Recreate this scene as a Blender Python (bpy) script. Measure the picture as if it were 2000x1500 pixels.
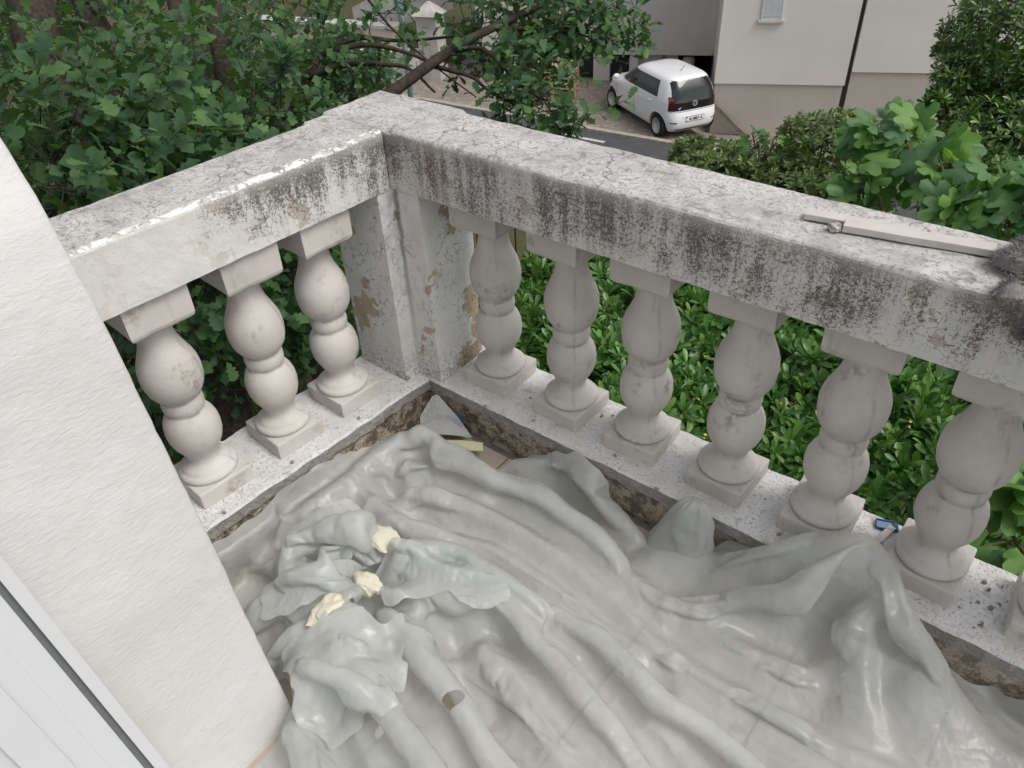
import bpy, bmesh, math, random
import numpy as np
from mathutils import Vector, Matrix, noise
from math import sin, cos, pi, radians

random.seed(11)
rng = np.random.default_rng(11)
scene = bpy.context.scene
for o in list(bpy.data.objects):
    bpy.data.objects.remove(o)
COL = scene.collection

# ------------------------------------------------------------------ camera
YAW, PIT, ROL = 0.70193, 0.66726, -0.05425
CAM = np.array([1.41452, -1.23606, 1.40262])
FPX = 1489.96                                   # focal length for a 2000 px wide picture
_fw = np.array([-sin(YAW) * cos(PIT), cos(YAW) * cos(PIT), -sin(PIT)])
_r = np.cross(_fw, [0, 0, 1]); _r /= np.linalg.norm(_r)
_u = np.cross(_r, _fw)
_r, _u = cos(ROL) * _r + sin(ROL) * _u, -sin(ROL) * _r + cos(ROL) * _u
cd = bpy.data.cameras.new('camera')
cd.sensor_width = 36.0
cd.lens = FPX / 2000 * 36
cd.clip_start = 0.02
cd.clip_end = 3000
cam = bpy.data.objects.new('camera', cd)
COL.objects.link(cam)
cam.matrix_world = Matrix(((_r[0], _u[0], -_fw[0], CAM[0]), (_r[1], _u[1], -_fw[1], CAM[1]),
                           (_r[2], _u[2], -_fw[2], CAM[2]), (0, 0, 0, 1)))
scene.camera = cam

# ------------------------------------------------------------------ sky, sun, exposure
SUN_EL, SUN_AZ = radians(55), radians(80)
world = bpy.data.worlds.new('World'); scene.world = world
world.use_nodes = True
wn = world.node_tree; wn.nodes.clear()
w_out = wn.nodes.new('ShaderNodeOutputWorld')
w_bg = wn.nodes.new('ShaderNodeBackground')
w_sky = wn.nodes.new('ShaderNodeTexSky'); w_sky.sky_type = 'NISHITA'
w_sky.sun_disc = False
w_sky.sun_elevation = SUN_EL; w_sky.sun_rotation = SUN_AZ
w_sky.air_density = 1.0; w_sky.dust_density = 4.0; w_sky.ozone_density = 1.0
w_hs = wn.nodes.new('ShaderNodeHueSaturation'); w_hs.inputs['Saturation'].default_value = 0.22
w_tc = wn.nodes.new('ShaderNodeTexCoord')
w_nz = wn.nodes.new('ShaderNodeTexNoise'); w_nz.inputs['Scale'].default_value = 3.2; w_nz.inputs['Detail'].default_value = 6
w_rp = wn.nodes.new('ShaderNodeMapRange')
w_rp.inputs['From Min'].default_value = 0.35; w_rp.inputs['From Max'].default_value = 0.65
w_rp.inputs['To Min'].default_value = 0.65; w_rp.inputs['To Max'].default_value = 1.3
w_mx = wn.nodes.new('ShaderNodeMix'); w_mx.data_type = 'RGBA'; w_mx.blend_type = 'MULTIPLY'
w_mx.inputs[0].default_value = 1.0
wn.links.new(w_tc.outputs['Generated'], w_nz.inputs['Vector'])
wn.links.new(w_nz.outputs['Fac'], w_rp.inputs['Value'])
wn.links.new(w_sky.outputs['Color'], w_hs.inputs['Color'])
wn.links.new(w_hs.outputs['Color'], w_mx.inputs[6])
wn.links.new(w_rp.outputs['Result'], w_mx.inputs[7])
wn.links.new(w_mx.outputs[2], w_bg.inputs['Color'])
wn.links.new(w_bg.outputs['Background'], w_out.inputs['Surface'])
w_bg.inputs['Strength'].default_value = 0.12

sd = bpy.data.lights.new('sun', 'SUN'); sd.energy = 0.9; sd.angle = radians(25); sd.color = (1.0, 0.965, 0.91)
sun = bpy.data.objects.new('sun', sd); COL.objects.link(sun)
sdir = Vector((cos(SUN_EL) * sin(SUN_AZ), cos(SUN_EL) * cos(SUN_AZ), sin(SUN_EL)))   # towards the sun
sun.rotation_euler = sdir.to_track_quat('Z', 'Y').to_euler()
cy = scene.cycles
cy.use_adaptive_sampling = True; cy.adaptive_threshold = 0.025
cy.max_bounces = 5; cy.diffuse_bounces = 3; cy.glossy_bounces = 3; cy.transmission_bounces = 4; cy.transparent_max_bounces = 7
cy.caustics_reflective = False; cy.caustics_refractive = False
vs = scene.view_settings
vs.view_transform = 'Standard'; vs.look = 'None'; vs.exposure = 0.55; vs.gamma = 1.0; vs.use_curve_mapping = False

# ------------------------------------------------------------------ node helper
class NB:
    def __init__(self, name):
        self.m = bpy.data.materials.new(name); self.m.use_nodes = True
        self.t = self.m.node_tree; self.t.nodes.clear()
        self.out = self.t.nodes.new('ShaderNodeOutputMaterial')
    def n(self, typ, **kw):
        nd = self.t.nodes.new('ShaderNode' + typ)
        for k, v in kw.items():
            setattr(nd, k, v)
        return nd
    def put(self, sock, v):
        if v is None: return
        if hasattr(v, 'is_output') or isinstance(v, bpy.types.NodeSocket): self.t.links.new(v, sock)
        else:
            if sock.type == 'RGBA' and hasattr(v, '__len__') and len(v) == 3: v = (*v, 1)
            sock.default_value = v
    def obj(self): return self.n('TexCoord').outputs['Object']
    def map(self, vec, scale=(1, 1, 1), loc=(0, 0, 0)):
        nd = self.n('Mapping'); self.put(nd.inputs['Vector'], vec)
        nd.inputs['Scale'].default_value = scale; nd.inputs['Location'].default_value = loc
        return nd.outputs[0]
    def noise(self, vec, scale, detail=4, rough=0.55, dist=0.0):
        nd = self.n('TexNoise'); self.put(nd.inputs['Vector'], vec)
        nd.inputs['Scale'].default_value = scale; nd.inputs['Detail'].default_value = detail
        nd.inputs['Roughness'].default_value = rough; nd.inputs['Distortion'].default_value = dist
        return nd.outputs['Fac']
    def warp(self, vec, scale, amt):
        nd = self.n('TexNoise'); self.put(nd.inputs['Vector'], vec); nd.inputs['Scale'].default_value = scale
        nd.inputs['Detail'].default_value = 2
        s = self.n('VectorMath', operation='MULTIPLY_ADD')
        self.put(s.inputs[0], nd.outputs['Color']); s.inputs[1].default_value = (amt,) * 3; self.put(s.inputs[2], vec)
        return s.outputs[0]
    def vor(self, vec, scale, feature='F1', out='Distance', rnd=1.0):
        nd = self.n('TexVoronoi', feature=feature); self.put(nd.inputs['Vector'], vec)
        nd.inputs['Scale'].default_value = scale; nd.inputs['Randomness'].default_value = rnd
        return nd.outputs[out]
    def rng(self, v, a, b, c=0.0, d=1.0):
        nd = self.n('MapRange'); self.put(nd.inputs['Value'], v)
        for k, x in zip(('From Min', 'From Max', 'To Min', 'To Max'), (a, b, c, d)): self.put(nd.inputs[k], x)
        return nd.outputs['Result']
    def math(self, op, a, b=None, c=None):
        nd = self.n('Math', operation=op)
        self.put(nd.inputs[0], a); self.put(nd.inputs[1], b)
        if c is not None: self.put(nd.inputs[2], c)
        return nd.outputs[0]
    def mix(self, f, a, b, blend='MIX'):
        nd = self.n('Mix', data_type='RGBA', blend_type=blend)
        self.put(nd.inputs[0], f); self.put(nd.inputs[6], a); self.put(nd.inputs[7], b)
        return nd.outputs[2]
    def xyz(self, vec):
        nd = self.n('SeparateXYZ'); self.put(nd.inputs[0], vec); return nd.outputs
    def bump(self, h, strength=0.5, dist=0.005, prev=None):
        nd = self.n('Bump'); self.put(nd.inputs['Height'], h)
        nd.inputs['Strength'].default_value = strength; nd.inputs['Distance'].default_value = dist
        if prev is not None: self.put(nd.inputs['Normal'], prev)
        return nd.outputs[0]
    def bsdf(self, col, rough=0.8, spec=0.3, normal=None, metal=0.0, **kw):
        nd = self.n('BsdfPrincipled')
        self.put(nd.inputs['Base Color'], col); self.put(nd.inputs['Roughness'], rough)
        nd.inputs['Specular IOR Level'].default_value = spec; nd.inputs['Metallic'].default_value = metal
        if normal is not None: self.put(nd.inputs['Normal'], normal)
        for k, v in kw.items(): self.put(nd.inputs[k.replace('_', ' ')], v)
        return nd.outputs[0]
    def done(self, sh):
        self.t.links.new(sh, self.out.inputs['Surface']); return self.m

def plain(name, col, rough=0.7, spec=0.3, metal=0.0, var=0.12, scale=8.0, bump=0.15, bscale=60.0):
    b = NB(name); P = b.obj()
    f = b.rng(b.noise(P, scale), 0.3, 0.7, 1 - var, 1 + var)
    c = b.mix(1.0, col, f, 'MULTIPLY')
    nrm = b.bump(b.noise(P, bscale, 5), bump, 0.004)
    return b.done(b.bsdf(c, rough, spec, nrm, metal))

# ------------------------------------------------------------------ mesh helpers
def new_obj(name, verts, faces, mat=None, parent=None, smooth=False):
    me = bpy.data.meshes.new(name)
    me.from_pydata([tuple(map(float, v)) for v in verts], [], [tuple(int(i) for i in f) for f in faces])
    me.update()
    if mat: me.materials.append(mat)
    if smooth: me.polygons.foreach_set('use_smooth', [True] * len(me.polygons))
    o = bpy.data.objects.new(name, me); COL.objects.link(o)
    if parent: o.parent = parent
    return o
def empty(name, loc=(0, 0, 0), rz=0.0):
    o = bpy.data.objects.new(name, None); COL.objects.link(o)
    o.location = loc; o.rotation_euler = (0, 0, rz); o.empty_display_size = 0.1
    return o
def tag(o, label, cat, group=None):
    o['label'] = label; o['category'] = cat
    if group: o['group'] = group
    return o
def kind(o, k):
    o['kind'] = k; return o
def inst(src, parent=None, M=None, name=None):
    o = src.copy(); COL.objects.link(o); o.parent = parent
    if M is not None: o.matrix_basis = M
    if name: o.name = name
    return o
def box(name, lo, hi, mat, parent=None, bevel=0.0, M=None, seg=2):
    bm = bmesh.new()
    bmesh.ops.create_cube(bm, size=1.0)
    lo, hi = Vector(lo), Vector(hi)
    for v in bm.verts:
        v.co = Vector([lo[i] + (v.co[i] + 0.5) * (hi[i] - lo[i]) for i in range(3)])
    if bevel: bmesh.ops.bevel(bm, geom=bm.edges[:], offset=bevel, segments=seg, affect='EDGES', profile=0.6)
    if M is not None: bmesh.ops.transform(bm, matrix=M, verts=bm.verts)
    me = bpy.data.meshes.new(name); bm.to_mesh(me); bm.free()
    if mat: me.materials.append(mat)
    o = bpy.data.objects.new(name, me); COL.objects.link(o); o.parent = parent
    return o
def prism(name, poly, z0, z1, mat, parent=None, M=None, bevel=0.0):
    """poly: plan outline, counter-clockwise"""
    bm = bmesh.new()
    vb = [bm.verts.new((p[0], p[1], z0)) for p in poly]
    f = bm.faces.new(vb)
    ex = bmesh.ops.extrude_face_region(bm, geom=[f])
    bmesh.ops.translate(bm, vec=(0, 0, z1 - z0), verts=[g for g in ex['geom'] if isinstance(g, bmesh.types.BMVert)])
    bmesh.ops.recalc_face_normals(bm, faces=bm.faces)
    if bevel: bmesh.ops.bevel(bm, geom=bm.edges[:], offset=bevel, segments=2, affect='EDGES')
    if M is not None: bmesh.ops.transform(bm, matrix=M, verts=bm.verts)
    me = bpy.data.meshes.new(name); bm.to_mesh(me); bm.free()
    if mat: me.materials.append(mat)
    o = bpy.data.objects.new(name, me); COL.objects.link(o); o.parent = parent
    return o
def tube_arrays(pts, radii, seg=8, wob=0.0, seed=0):
    pts = [Vector(p) for p in pts]; V = []; F = []
    up = Vector((0.3, 0.2, 1)).normalized()
    for i, p in enumerate(pts):
        d = (pts[min(i + 1, len(pts) - 1)] - pts[max(i - 1, 0)]).normalized()
        a = d.cross(up)
        if a.length < 0.1: a = d.cross(Vector((1, 0, 0)))
        a.normalize(); b = d.cross(a)
        for k in range(seg):
            t = 2 * pi * k / seg
            q = a * cos(t) + b * sin(t)
            rr = radii[i] * (1 + wob * noise.noise((p + q * radii[i]) * 9 + Vector((seed, 0, 0))))
            V.append(p + q * rr)
    for i in range(len(pts) - 1):
        for k in range(seg):
            F.append((i * seg + k, i * seg + (k + 1) % seg, (i + 1) * seg + (k + 1) % seg, (i + 1) * seg + k))
    n = len(V)
    F.append(tuple(range(seg))[::-1]); F.append(tuple(range(n - seg, n)))
    return V, F
def tube(name, pts, radii, mat, parent=None, seg=8, wob=0.0):
    V, F = tube_arrays(pts, radii, seg, wob)
    return new_obj(name, V, F, mat, parent, smooth=True)
def spline(pts, n):
    """Catmull-Rom through pts, n samples"""
    P = [np.array(p, float) for p in pts]; P = [2 * P[0] - P[1]] + P + [2 * P[-1] - P[-2]]
    out = []
    for s in np.linspace(0, len(P) - 3 - 1e-6, n):
        i = int(s); t = s - i; a, b, c, d = P[i:i + 4]
        out.append(0.5 * ((2 * b) + (c - a) * t + (2 * a - 5 * b + 4 * c - d) * t * t + (3 * b - a - 3 * c + d) * t ** 3))
    return out
def lathe(name, prof, mat, parent=None, seg=32, fn=None, cap=True):
    V = []; F = []
    for z, r in prof:
        for k in range(seg):
            t = 2 * pi * k / seg
            x, y, zz = r * cos(t), r * sin(t), z
            if fn: x, y, zz = fn(x, y, zz, t)
            V.append((x, y, zz))
    for i in range(len(prof) - 1):
        for k in range(seg):
            F.append((i * seg + k, i * seg + (k + 1) % seg, (i + 1) * seg + (k + 1) % seg, (i + 1) * seg + k))
    n = len(V)
    if cap: F.append(tuple(range(seg))[::-1]); F.append(tuple(range(n - seg, n)))
    return new_obj(name, V, F, mat, parent, smooth=True)
def fbm(x, y, z, s, o=4):
    v = 0; a = 1
    for i in range(o):
        v += a * noise.noise(Vector((x * s, y * s, z * s))); s *= 2.1; a *= 0.5
    return v
def at(px, py, d):
    """point of the place seen at (px,py) of the 2000x1500 photograph, d metres ahead"""
    return CAM + d * (_fw + _r * (px - 1000) / FPX - _u * (py - 750) / FPX)
def project(P):
    d = np.asarray(P, float) - CAM
    z = d @ _fw
    zz = np.where(np.abs(z) < 1e-6, 1e-6, z)
    return 1000 + FPX * (d @ _r) / zz, 750 - FPX * (d @ _u) / zz, z

# ------------------------------------------------------------------ materials
def m_rail_face():
    b = NB('weathered_rail_paint'); P = b.obj(); X = b.xyz(P)
    W = b.warp(P, 11, 0.05)
    g2 = b.noise(P, 135, 4, 0.78); g3 = b.noise(P, 13, 3, 0.6)
    edge = b.vor(W, 58, 'DISTANCE_TO_EDGE')
    edge2 = b.vor(b.map(W, (1, 1, .8), (3, 1, 2)), 120, 'DISTANCE_TO_EDGE')
    hgt = b.rng(X[2], 0.60, 0.745)                      # 0 at the underside, 1 at the top edge
    streak = b.noise(b.map(P, (30, 30, 3.0)), 1.0, 4, 0.65)
    blot = b.noise(P, 4.2, 4, 0.62)
    # the end by the house was repainted: clean white
    isA = b.rng(X[0], 0.05, 0.06, 1, 0)
    clean = b.rng(b.math('ADD', X[1], b.math('MULTIPLY', blot, 0.40)), -0.36, -0.20)
    clean = b.math('SUBTRACT', 1.0, b.math('MULTIPLY', isA, b.math('SUBTRACT', 1.0, clean)))
    dens = b.math('ADD', b.math('MULTIPLY', streak, 0.55), b.math('ADD', b.math('MULTIPLY', blot, 0.80), b.math('ADD', b.math('MULTIPLY', hgt, 0.20), b.math('MULTIPLY', isA, 0.07))))
    dens = b.math('MULTIPLY', b.rng(dens, 0.645, 0.96), b.rng(clean, 0, 1, 0.04, 1))
    grain = b.math('ADD', b.math('MULTIPLY', b.noise(P, 380, 2, 0.7), 0.45), b.math('MULTIPLY', g2, 0.55))
    thr = b.math('SUBTRACT', 0.595, b.math('MULTIPLY', b.math('MINIMUM', dens, 0.85), 0.21))
    speck = b.rng(b.math('SUBTRACT', grain, thr), 0.0, 0.07)
    speck = b.math('MULTIPLY', speck, b.rng(dens, 0.0, 0.25))
    zone = b.math('MULTIPLY', b.rng(g3, 0.42, 0.58), b.rng(clean, 0, 1, 0.15, 1))
    c1 = b.math('MULTIPLY', b.math('MULTIPLY', b.rng(edge, 0.0, 0.055, 1, 0), b.rng(g2, 0.40, 0.54)), zone)
    c2 = b.math('MULTIPLY', b.math('MULTIPLY', b.rng(edge2, 0.0, 0.09, 1, 0), b.rng(g2, 0.42, 0.54)), b.rng(g3, 0.55, 0.45))
    crack = b.math('MAXIMUM', c1, b.math('MULTIPLY', c2, b.math('MULTIPLY', b.rng(blot, 0.42, 0.58), 0.8)))
    crack = b.math('MULTIPLY', crack, b.rng(clean, 0, 0.8, 0.0, 1))
    chip = b.math('MULTIPLY', b.rng(b.math('ADD', g3, b.math('MULTIPLY', g2, 0.25)), 0.735, 0.755), b.rng(clean, 0, 1, 0.3, 1))
    paint = b.mix(g3, (0.58, 0.565, 0.53), (0.72, 0.715, 0.695))
    c = b.mix(b.math('MULTIPLY', chip, 0.75), paint, (0.42, 0.36, 0.295))
    rust = b.math('MULTIPLY', b.rng(b.math('ABSOLUTE', b.math('SUBTRACT', X[0], 0.16)), 0.0, 0.06, 1, 0), b.rng(streak, 0.36, 0.60))
    c = b.mix(b.math('MULTIPLY', rust, 0.7), c, (0.40, 0.27, 0.16))
    c = b.mix(b.math('MULTIPLY', b.rng(dens, 0.05, 0.9), 0.40), c, (0.29, 0.265, 0.25))
    c = b.mix(b.math('MULTIPLY', speck, 0.84), c, (0.075, 0.068, 0.064))
    c = b.mix(b.math('MULTIPLY', crack, 0.75), c, (0.12, 0.105, 0.09))
    rim = b.math('MULTIPLY', b.rng(X[2], 0.7395, 0.7435), b.rng(b.noise(P, 34, 3), 0.50, 0.56))
    c = b.mix(b.math('MULTIPLY', rim, b.rng(isA, 0, 1, 0.15, 1)), c, (0.78, 0.78, 0.77))
    c = b.mix(b.math('MULTIPLY', b.math('MULTIPLY', b.rng(X[2], 0.715, 0.742), b.rng(g2, 0.40, 0.55)), 0.6), c, (0.60, 0.585, 0.56))
    h = b.math('SUBTRACT', b.math('MULTIPLY', g2, 0.6), b.math('ADD', b.math('MULTIPLY', crack, 0.4), b.math('MULTIPLY', chip, 0.3)))
    return b.done(b.bsdf(c, 0.88, 0.2, b.bump(h, 0.7, 0.004)))
def m_rail_top():
    b = NB('bare_rail_cement'); P = b.obj(); X = b.xyz(P)
    W = b.warp(P, 24, 0.05)
    tb = b.noise(P, 9, 4, 0.65); fine = b.noise(W, 120, 4, 0.8); mid = b.noise(W, 24, 5, 0.75)
    ct = b.mix(b.rng(tb, 0.34, 0.64), (0.40, 0.385, 0.375), (0.57, 0.555, 0.54))
    flake = b.rng(b.math('ADD', mid, b.rng(X[1], -0.75, -0.2, 0.05, 0)), 0.55, 0.62)
    ct = b.mix(b.math('MULTIPLY', flake, 0.55), ct, (0.63, 0.615, 0.585))
    dk = b.rng(mid, 0.46, 0.36)
    ct = b.mix(b.math('MULTIPLY', dk, 0.7), ct, (0.20, 0.19, 0.185))
    pit = b.math('MULTIPLY', b.rng(fine, 0.50, 0.60), b.rng(tb, 0.36, 0.60, 0.4, 1))
    ct = b.mix(b.math('MULTIPLY', pit, 0.72), ct, (0.12, 0.115, 0.11))
    hair = b.rng(b.vor(b.warp(b.warp(P, 9, 0.12), 40, .02), 7.0, 'DISTANCE_TO_EDGE'), 0.0, 0.013, 1, 0)
    hair = b.math('MULTIPLY', hair, b.rng(b.noise(P, 3.1, 1), 0.50, 0.56))
    ct = b.mix(b.math('MULTIPLY', hair, 0.85), ct, (0.08, 0.075, 0.07))
    ed = b.math('ABSOLUTE', b.math('ADD', b.math('SUBTRACT', X[0], b.math('MULTIPLY', X[1], 0.0436)), 0.006))
    ed = b.math('MULTIPLY', b.rng(b.math('ADD', ed, b.math('MULTIPLY', b.math('SUBTRACT', tb, 0.5), 0.05)), 0.010, 0.016, 1, 0), b.rng(b.noise(W, 46, 2), 0.47, 0.52))
    ed = b.math('MULTIPLY', ed, b.rng(X[1], 0.0, 0.01, 1, 0))
    ct = b.mix(ed, ct, (0.76, 0.76, 0.755))
    h = b.math('ADD', b.math('MULTIPLY', fine, -0.5), b.math('MULTIPLY', mid, 0.9))
    return b.done(b.bsdf(ct, 0.9, 0.2, b.bump(h, 0.8, 0.004)))

def m_post():
    b = NB('cracked_post_paint'); P = b.obj(); X = b.xyz(P)
    W = b.warp(b.warp(P, 12, 0.06), 45, 0.015)
    e1 = b.vor(b.map(W, (1, 1, 0.65)), 42, 'DISTANCE_TO_EDGE')
    zone = b.rng(b.noise(P, 8, 3), 0.42, 0.60)
    crack = b.math('MULTIPLY', b.rng(e1, 0.0, 0.06, 1, 0), b.math('MULTIPLY', zone, b.rng(b.noise(P, 48, 2), 0.38, 0.58)))
    peel = b.rng(b.math('ADD', b.noise(b.warp(P, 30, 0.03), 6.5, 4, 0.6), b.rng(X[2], 0.02, 0.40, 0.05, -0.04)), 0.575, 0.585)
    c = b.mix(b.rng(b.noise(P, 9), 0.3, 0.7), (0.62, 0.61, 0.58), (0.72, 0.725, 0.72))
    c = b.mix(peel, c, b.mix(b.noise(P, 50), (0.42, 0.34, 0.25), (0.52, 0.43, 0.33)))
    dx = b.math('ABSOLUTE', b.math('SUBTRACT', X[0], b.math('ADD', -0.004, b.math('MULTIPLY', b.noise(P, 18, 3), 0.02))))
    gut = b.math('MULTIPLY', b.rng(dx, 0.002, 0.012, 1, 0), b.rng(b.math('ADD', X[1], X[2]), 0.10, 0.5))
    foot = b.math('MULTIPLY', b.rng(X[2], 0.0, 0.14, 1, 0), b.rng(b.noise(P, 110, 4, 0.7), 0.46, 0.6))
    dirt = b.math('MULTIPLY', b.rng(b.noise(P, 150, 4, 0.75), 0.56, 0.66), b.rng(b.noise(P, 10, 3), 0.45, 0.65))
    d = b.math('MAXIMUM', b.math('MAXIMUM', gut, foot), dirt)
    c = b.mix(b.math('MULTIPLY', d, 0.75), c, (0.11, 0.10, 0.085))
    c = b.mix(b.math('MULTIPLY', crack, 0.75), c, (0.16, 0.14, 0.12))
    h = b.math('SUBTRACT', b.math('MULTIPLY', b.noise(P, 70, 5), 0.4), b.math('ADD', b.math('MULTIPLY', crack, 0.7), b.math('MULTIPLY', peel, 0.8)))
    return b.done(b.bsdf(c, 0.75, 0.3, b.bump(h, 0.7, 0.004)))

def m_cast(seedv):
    b = NB('cast_cement'); P0 = b.obj()
    oi = b.n('ObjectInfo')
    ad = b.n('VectorMath', operation='MULTIPLY_ADD')
    b.put(ad.inputs[0], oi.outputs['Location']); ad.inputs[1].default_value = (3.1, 5.3, 1.7); b.put(ad.inputs[2], P0)
    P = ad.outputs[0]; X0 = b.xyz(P0)
    c = b.mix(b.rng(b.noise(P, 6, 4), 0.3, 0.7), (0.50, 0.472, 0.432), (0.595, 0.572, 0.535))
    st = b.math('MULTIPLY', b.rng(b.noise(P, 11, 4, 0.6), 0.56, 0.70), b.rng(b.noise(P, 70, 3), 0.40, 0.6))
    c = b.mix(b.math('MULTIPLY', st, 0.7), c, (0.25, 0.19, 0.15))
    c = b.mix(b.math('MULTIPLY', b.rng(b.noise(P, 4.5, 4, .65), 0.52, 0.70), 0.4), c, (0.36, 0.335, 0.31))
    pin = b.rng(b.vor(P, 62), 0.03, 0.10, 1, 0)
    pin = b.math('MULTIPLY', pin, b.rng(b.noise(P, 24, 2), 0.50, 0.54))
    c = b.mix(b.math('MULTIPLY', pin, 0.85), c, (0.11, 0.095, 0.085))
    # mould seam: a thin darker line down two sides
    seam = b.math('ABSOLUTE', b.math('ADD', b.math('ADD', X0[0], X0[1]), b.math('MULTIPLY', b.math('SUBTRACT', b.noise(P, 14, 3), 0.5), 0.02)))
    seam = b.math('MULTIPLY', b.math('MULTIPLY', b.rng(seam, 0.001, 0.009, 1, 0), b.rng(b.noise(P, 23, 4, 0.7), 0.40, 0.62)), b.rng(oi.outputs['Random'], 0.2, 0.9, 0.2, 1.0))
    c = b.mix(b.math('MULTIPLY', seam, 0.55), c, (0.20, 0.18, 0.165))
    scr = b.math('MULTIPLY', b.rng(b.noise(b.map(P, (60, 60, 5)), 1.0, 3), 0.60, 0.70), b.rng(b.noise(P, 9, 2), 0.5, 0.6))
    c = b.mix(b.math('MULTIPLY', scr, 0.22), c, (0.25, 0.22, 0.2))
    # patchy darker rings at the two collar grooves
    gro = b.math('MAXIMUM', b.rng(b.math('ABSOLUTE', b.math('SUBTRACT', X0[2], 0.2455)), 0.0, 0.006, 1, 0), b.rng(b.math('ABSOLUTE', b.math('SUBTRACT', X0[2], 0.2865)), 0.0, 0.006, 1, 0))
    gro = b.math('MULTIPLY', gro, b.rng(b.noise(P, 26, 3), 0.42, 0.62))
    c = b.mix(b.math('MULTIPLY', gro, 0.6), c, (0.13, 0.11, 0.09))
    h = b.math('SUBTRACT', b.noise(P, 45, 6, 0.65), b.math('ADD', b.math('MULTIPLY', pin, 0.6), b.math('MULTIPLY', seam, -0.5)))
    return b.done(b.bsdf(c, 0.78, 0.3, b.bump(h, 0.28, 0.003)))

def m_kerb_top():
    b = NB('white_roughcast'); P = b.obj()
    fine = b.noise(P, 130, 3, 0.8); big = b.noise(P, 8, 3)
    ct = b.mix(b.rng(big, 0.3, 0.7), (0.60, 0.585, 0.57), (0.76, 0.75, 0.74))
    pit = b.math('MULTIPLY', b.rng(fine, 0.54, 0.66), b.rng(big, 0.34, 0.6, 0.3, 1))
    ct = b.mix(b.math('MULTIPLY', pit, 0.75), ct, (0.17, 0.155, 0.145))
    grime = b.math('MULTIPLY', b.rng(b.noise(P, 26, 4, .7), 0.56, 0.68), 0.5)
    ct = b.mix(grime, ct, (0.30, 0.28, 0.26))
    return b.done(b.bsdf(ct, 0.92, 0.15, b.bump(b.math('MULTIPLY', fine, -1.0), 1.0, 0.005)))
def m_kerb():
    b = NB('rough_kerb_cement'); P = b.obj(); X = b.xyz(P)
    n1 = b.noise(P, 26, 5, 0.7); n2 = b.noise(P, 150, 3, 0.75)
    zz = b.math('ADD', X[2], b.math('MULTIPLY', b.math('SUBTRACT', b.noise(P, 13, 3), 0.5), 0.035))
    band = b.rng(zz, -0.044, -0.038)
    cf1 = b.mix(n1, (0.24, 0.23, 0.22), (0.44, 0.42, 0.405))
    fl = b.rng(n1, 0.42, 0.54)
    cf2 = b.mix(fl, (0.17, 0.14, 0.105), (0.56, 0.49, 0.39))
    cf2 = b.mix(b.math('MULTIPLY', b.rng(n2, 0.48, 0.62), 0.65), cf2, (0.075, 0.064, 0.052))
    cf2 = b.mix(b.rng(X[0], 0.5, 1.3, 0, 0.25), cf2, (0.55, 0.50, 0.42))
    c = b.mix(band, cf2, cf1)
    h = b.math('ADD', n2, b.math('MULTIPLY', fl, 0.8))
    return b.done(b.bsdf(c, 0.92, 0.15, b.bump(h, 0.9, 0.005)))

def m_plaster():
    b = NB('white_plaster'); P = b.obj()
    c = b.mix(b.rng(b.noise(P, 3, 3), 0.3, 0.7), (0.585, 0.578, 0.565), (0.635, 0.628, 0.618))
    dot = b.rng(b.vor(P, 28), 0.02, 0.05, 1, 0)
    dot = b.math('MULTIPLY', dot, b.rng(b.noise(P, 11, 2), 0.62, 0.64))
    c = b.mix(b.math('MULTIPLY', dot, 0.5), c, (0.25, 0.23, 0.2))
    h = b.math('ADD', b.math('MULTIPLY', b.noise(b.map(P, (55, 55, 170)), 1.0, 5, 0.6, 0.6), 0.5), b.math('MULTIPLY', b.noise(P, 14, 3), 1.4))
    return b.done(b.bsdf(c, 0.72, 0.3, b.bump(h, 0.7, 0.004)))

def m_leaf(name, c1, c2, c3, rough=0.45, spec=0.4, trans=0.35):
    b = NB(name)
    oi = b.n('ObjectInfo').outputs['Random']
    at_ = b.n('Attribute', attribute_name='rnd').outputs['Fac']
    f = b.math('FRACT', b.math('ADD', oi, at_))
    rp = b.n('ValToRGB'); b.put(rp.inputs['Fac'], f)
    e = rp.color_ramp.elements
    e[0].position = 0.0; e[0].color = (*c1, 1); e[1].position = 1.0; e[1].color = (*c3, 1)
    k = rp.color_ramp.elements.new(0.55); k.color = (*c2, 1)
    col = rp.outputs['Color']
    P = b.obj()
    col = b.mix(1.0, col, b.rng(b.noise(P, 30, 3), 0.3, 0.7, 0.8, 1.2), 'MULTIPLY')
    back = b.n('NewGeometry').outputs['Backfacing']
    col = b.mix(b.math('MULTIPLY', back, 0.45), col, b.mix(0.5, col, (0.16, 0.21, 0.12)))
    s1 = b.bsdf(col, rough, spec)
    tr = b.n('BsdfTranslucent'); b.put(tr.inputs['Color'], b.mix(1.0, col, (1.25, 1.5, 0.5), 'MULTIPLY'))
    ms = b.n('MixShader'); ms.inputs[0].default_value = trans
    b.t.links.new(s1, ms.inputs[1]); b.t.links.new(tr.outputs[0], ms.inputs[2])
    return b.done(ms.outputs[0])

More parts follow.
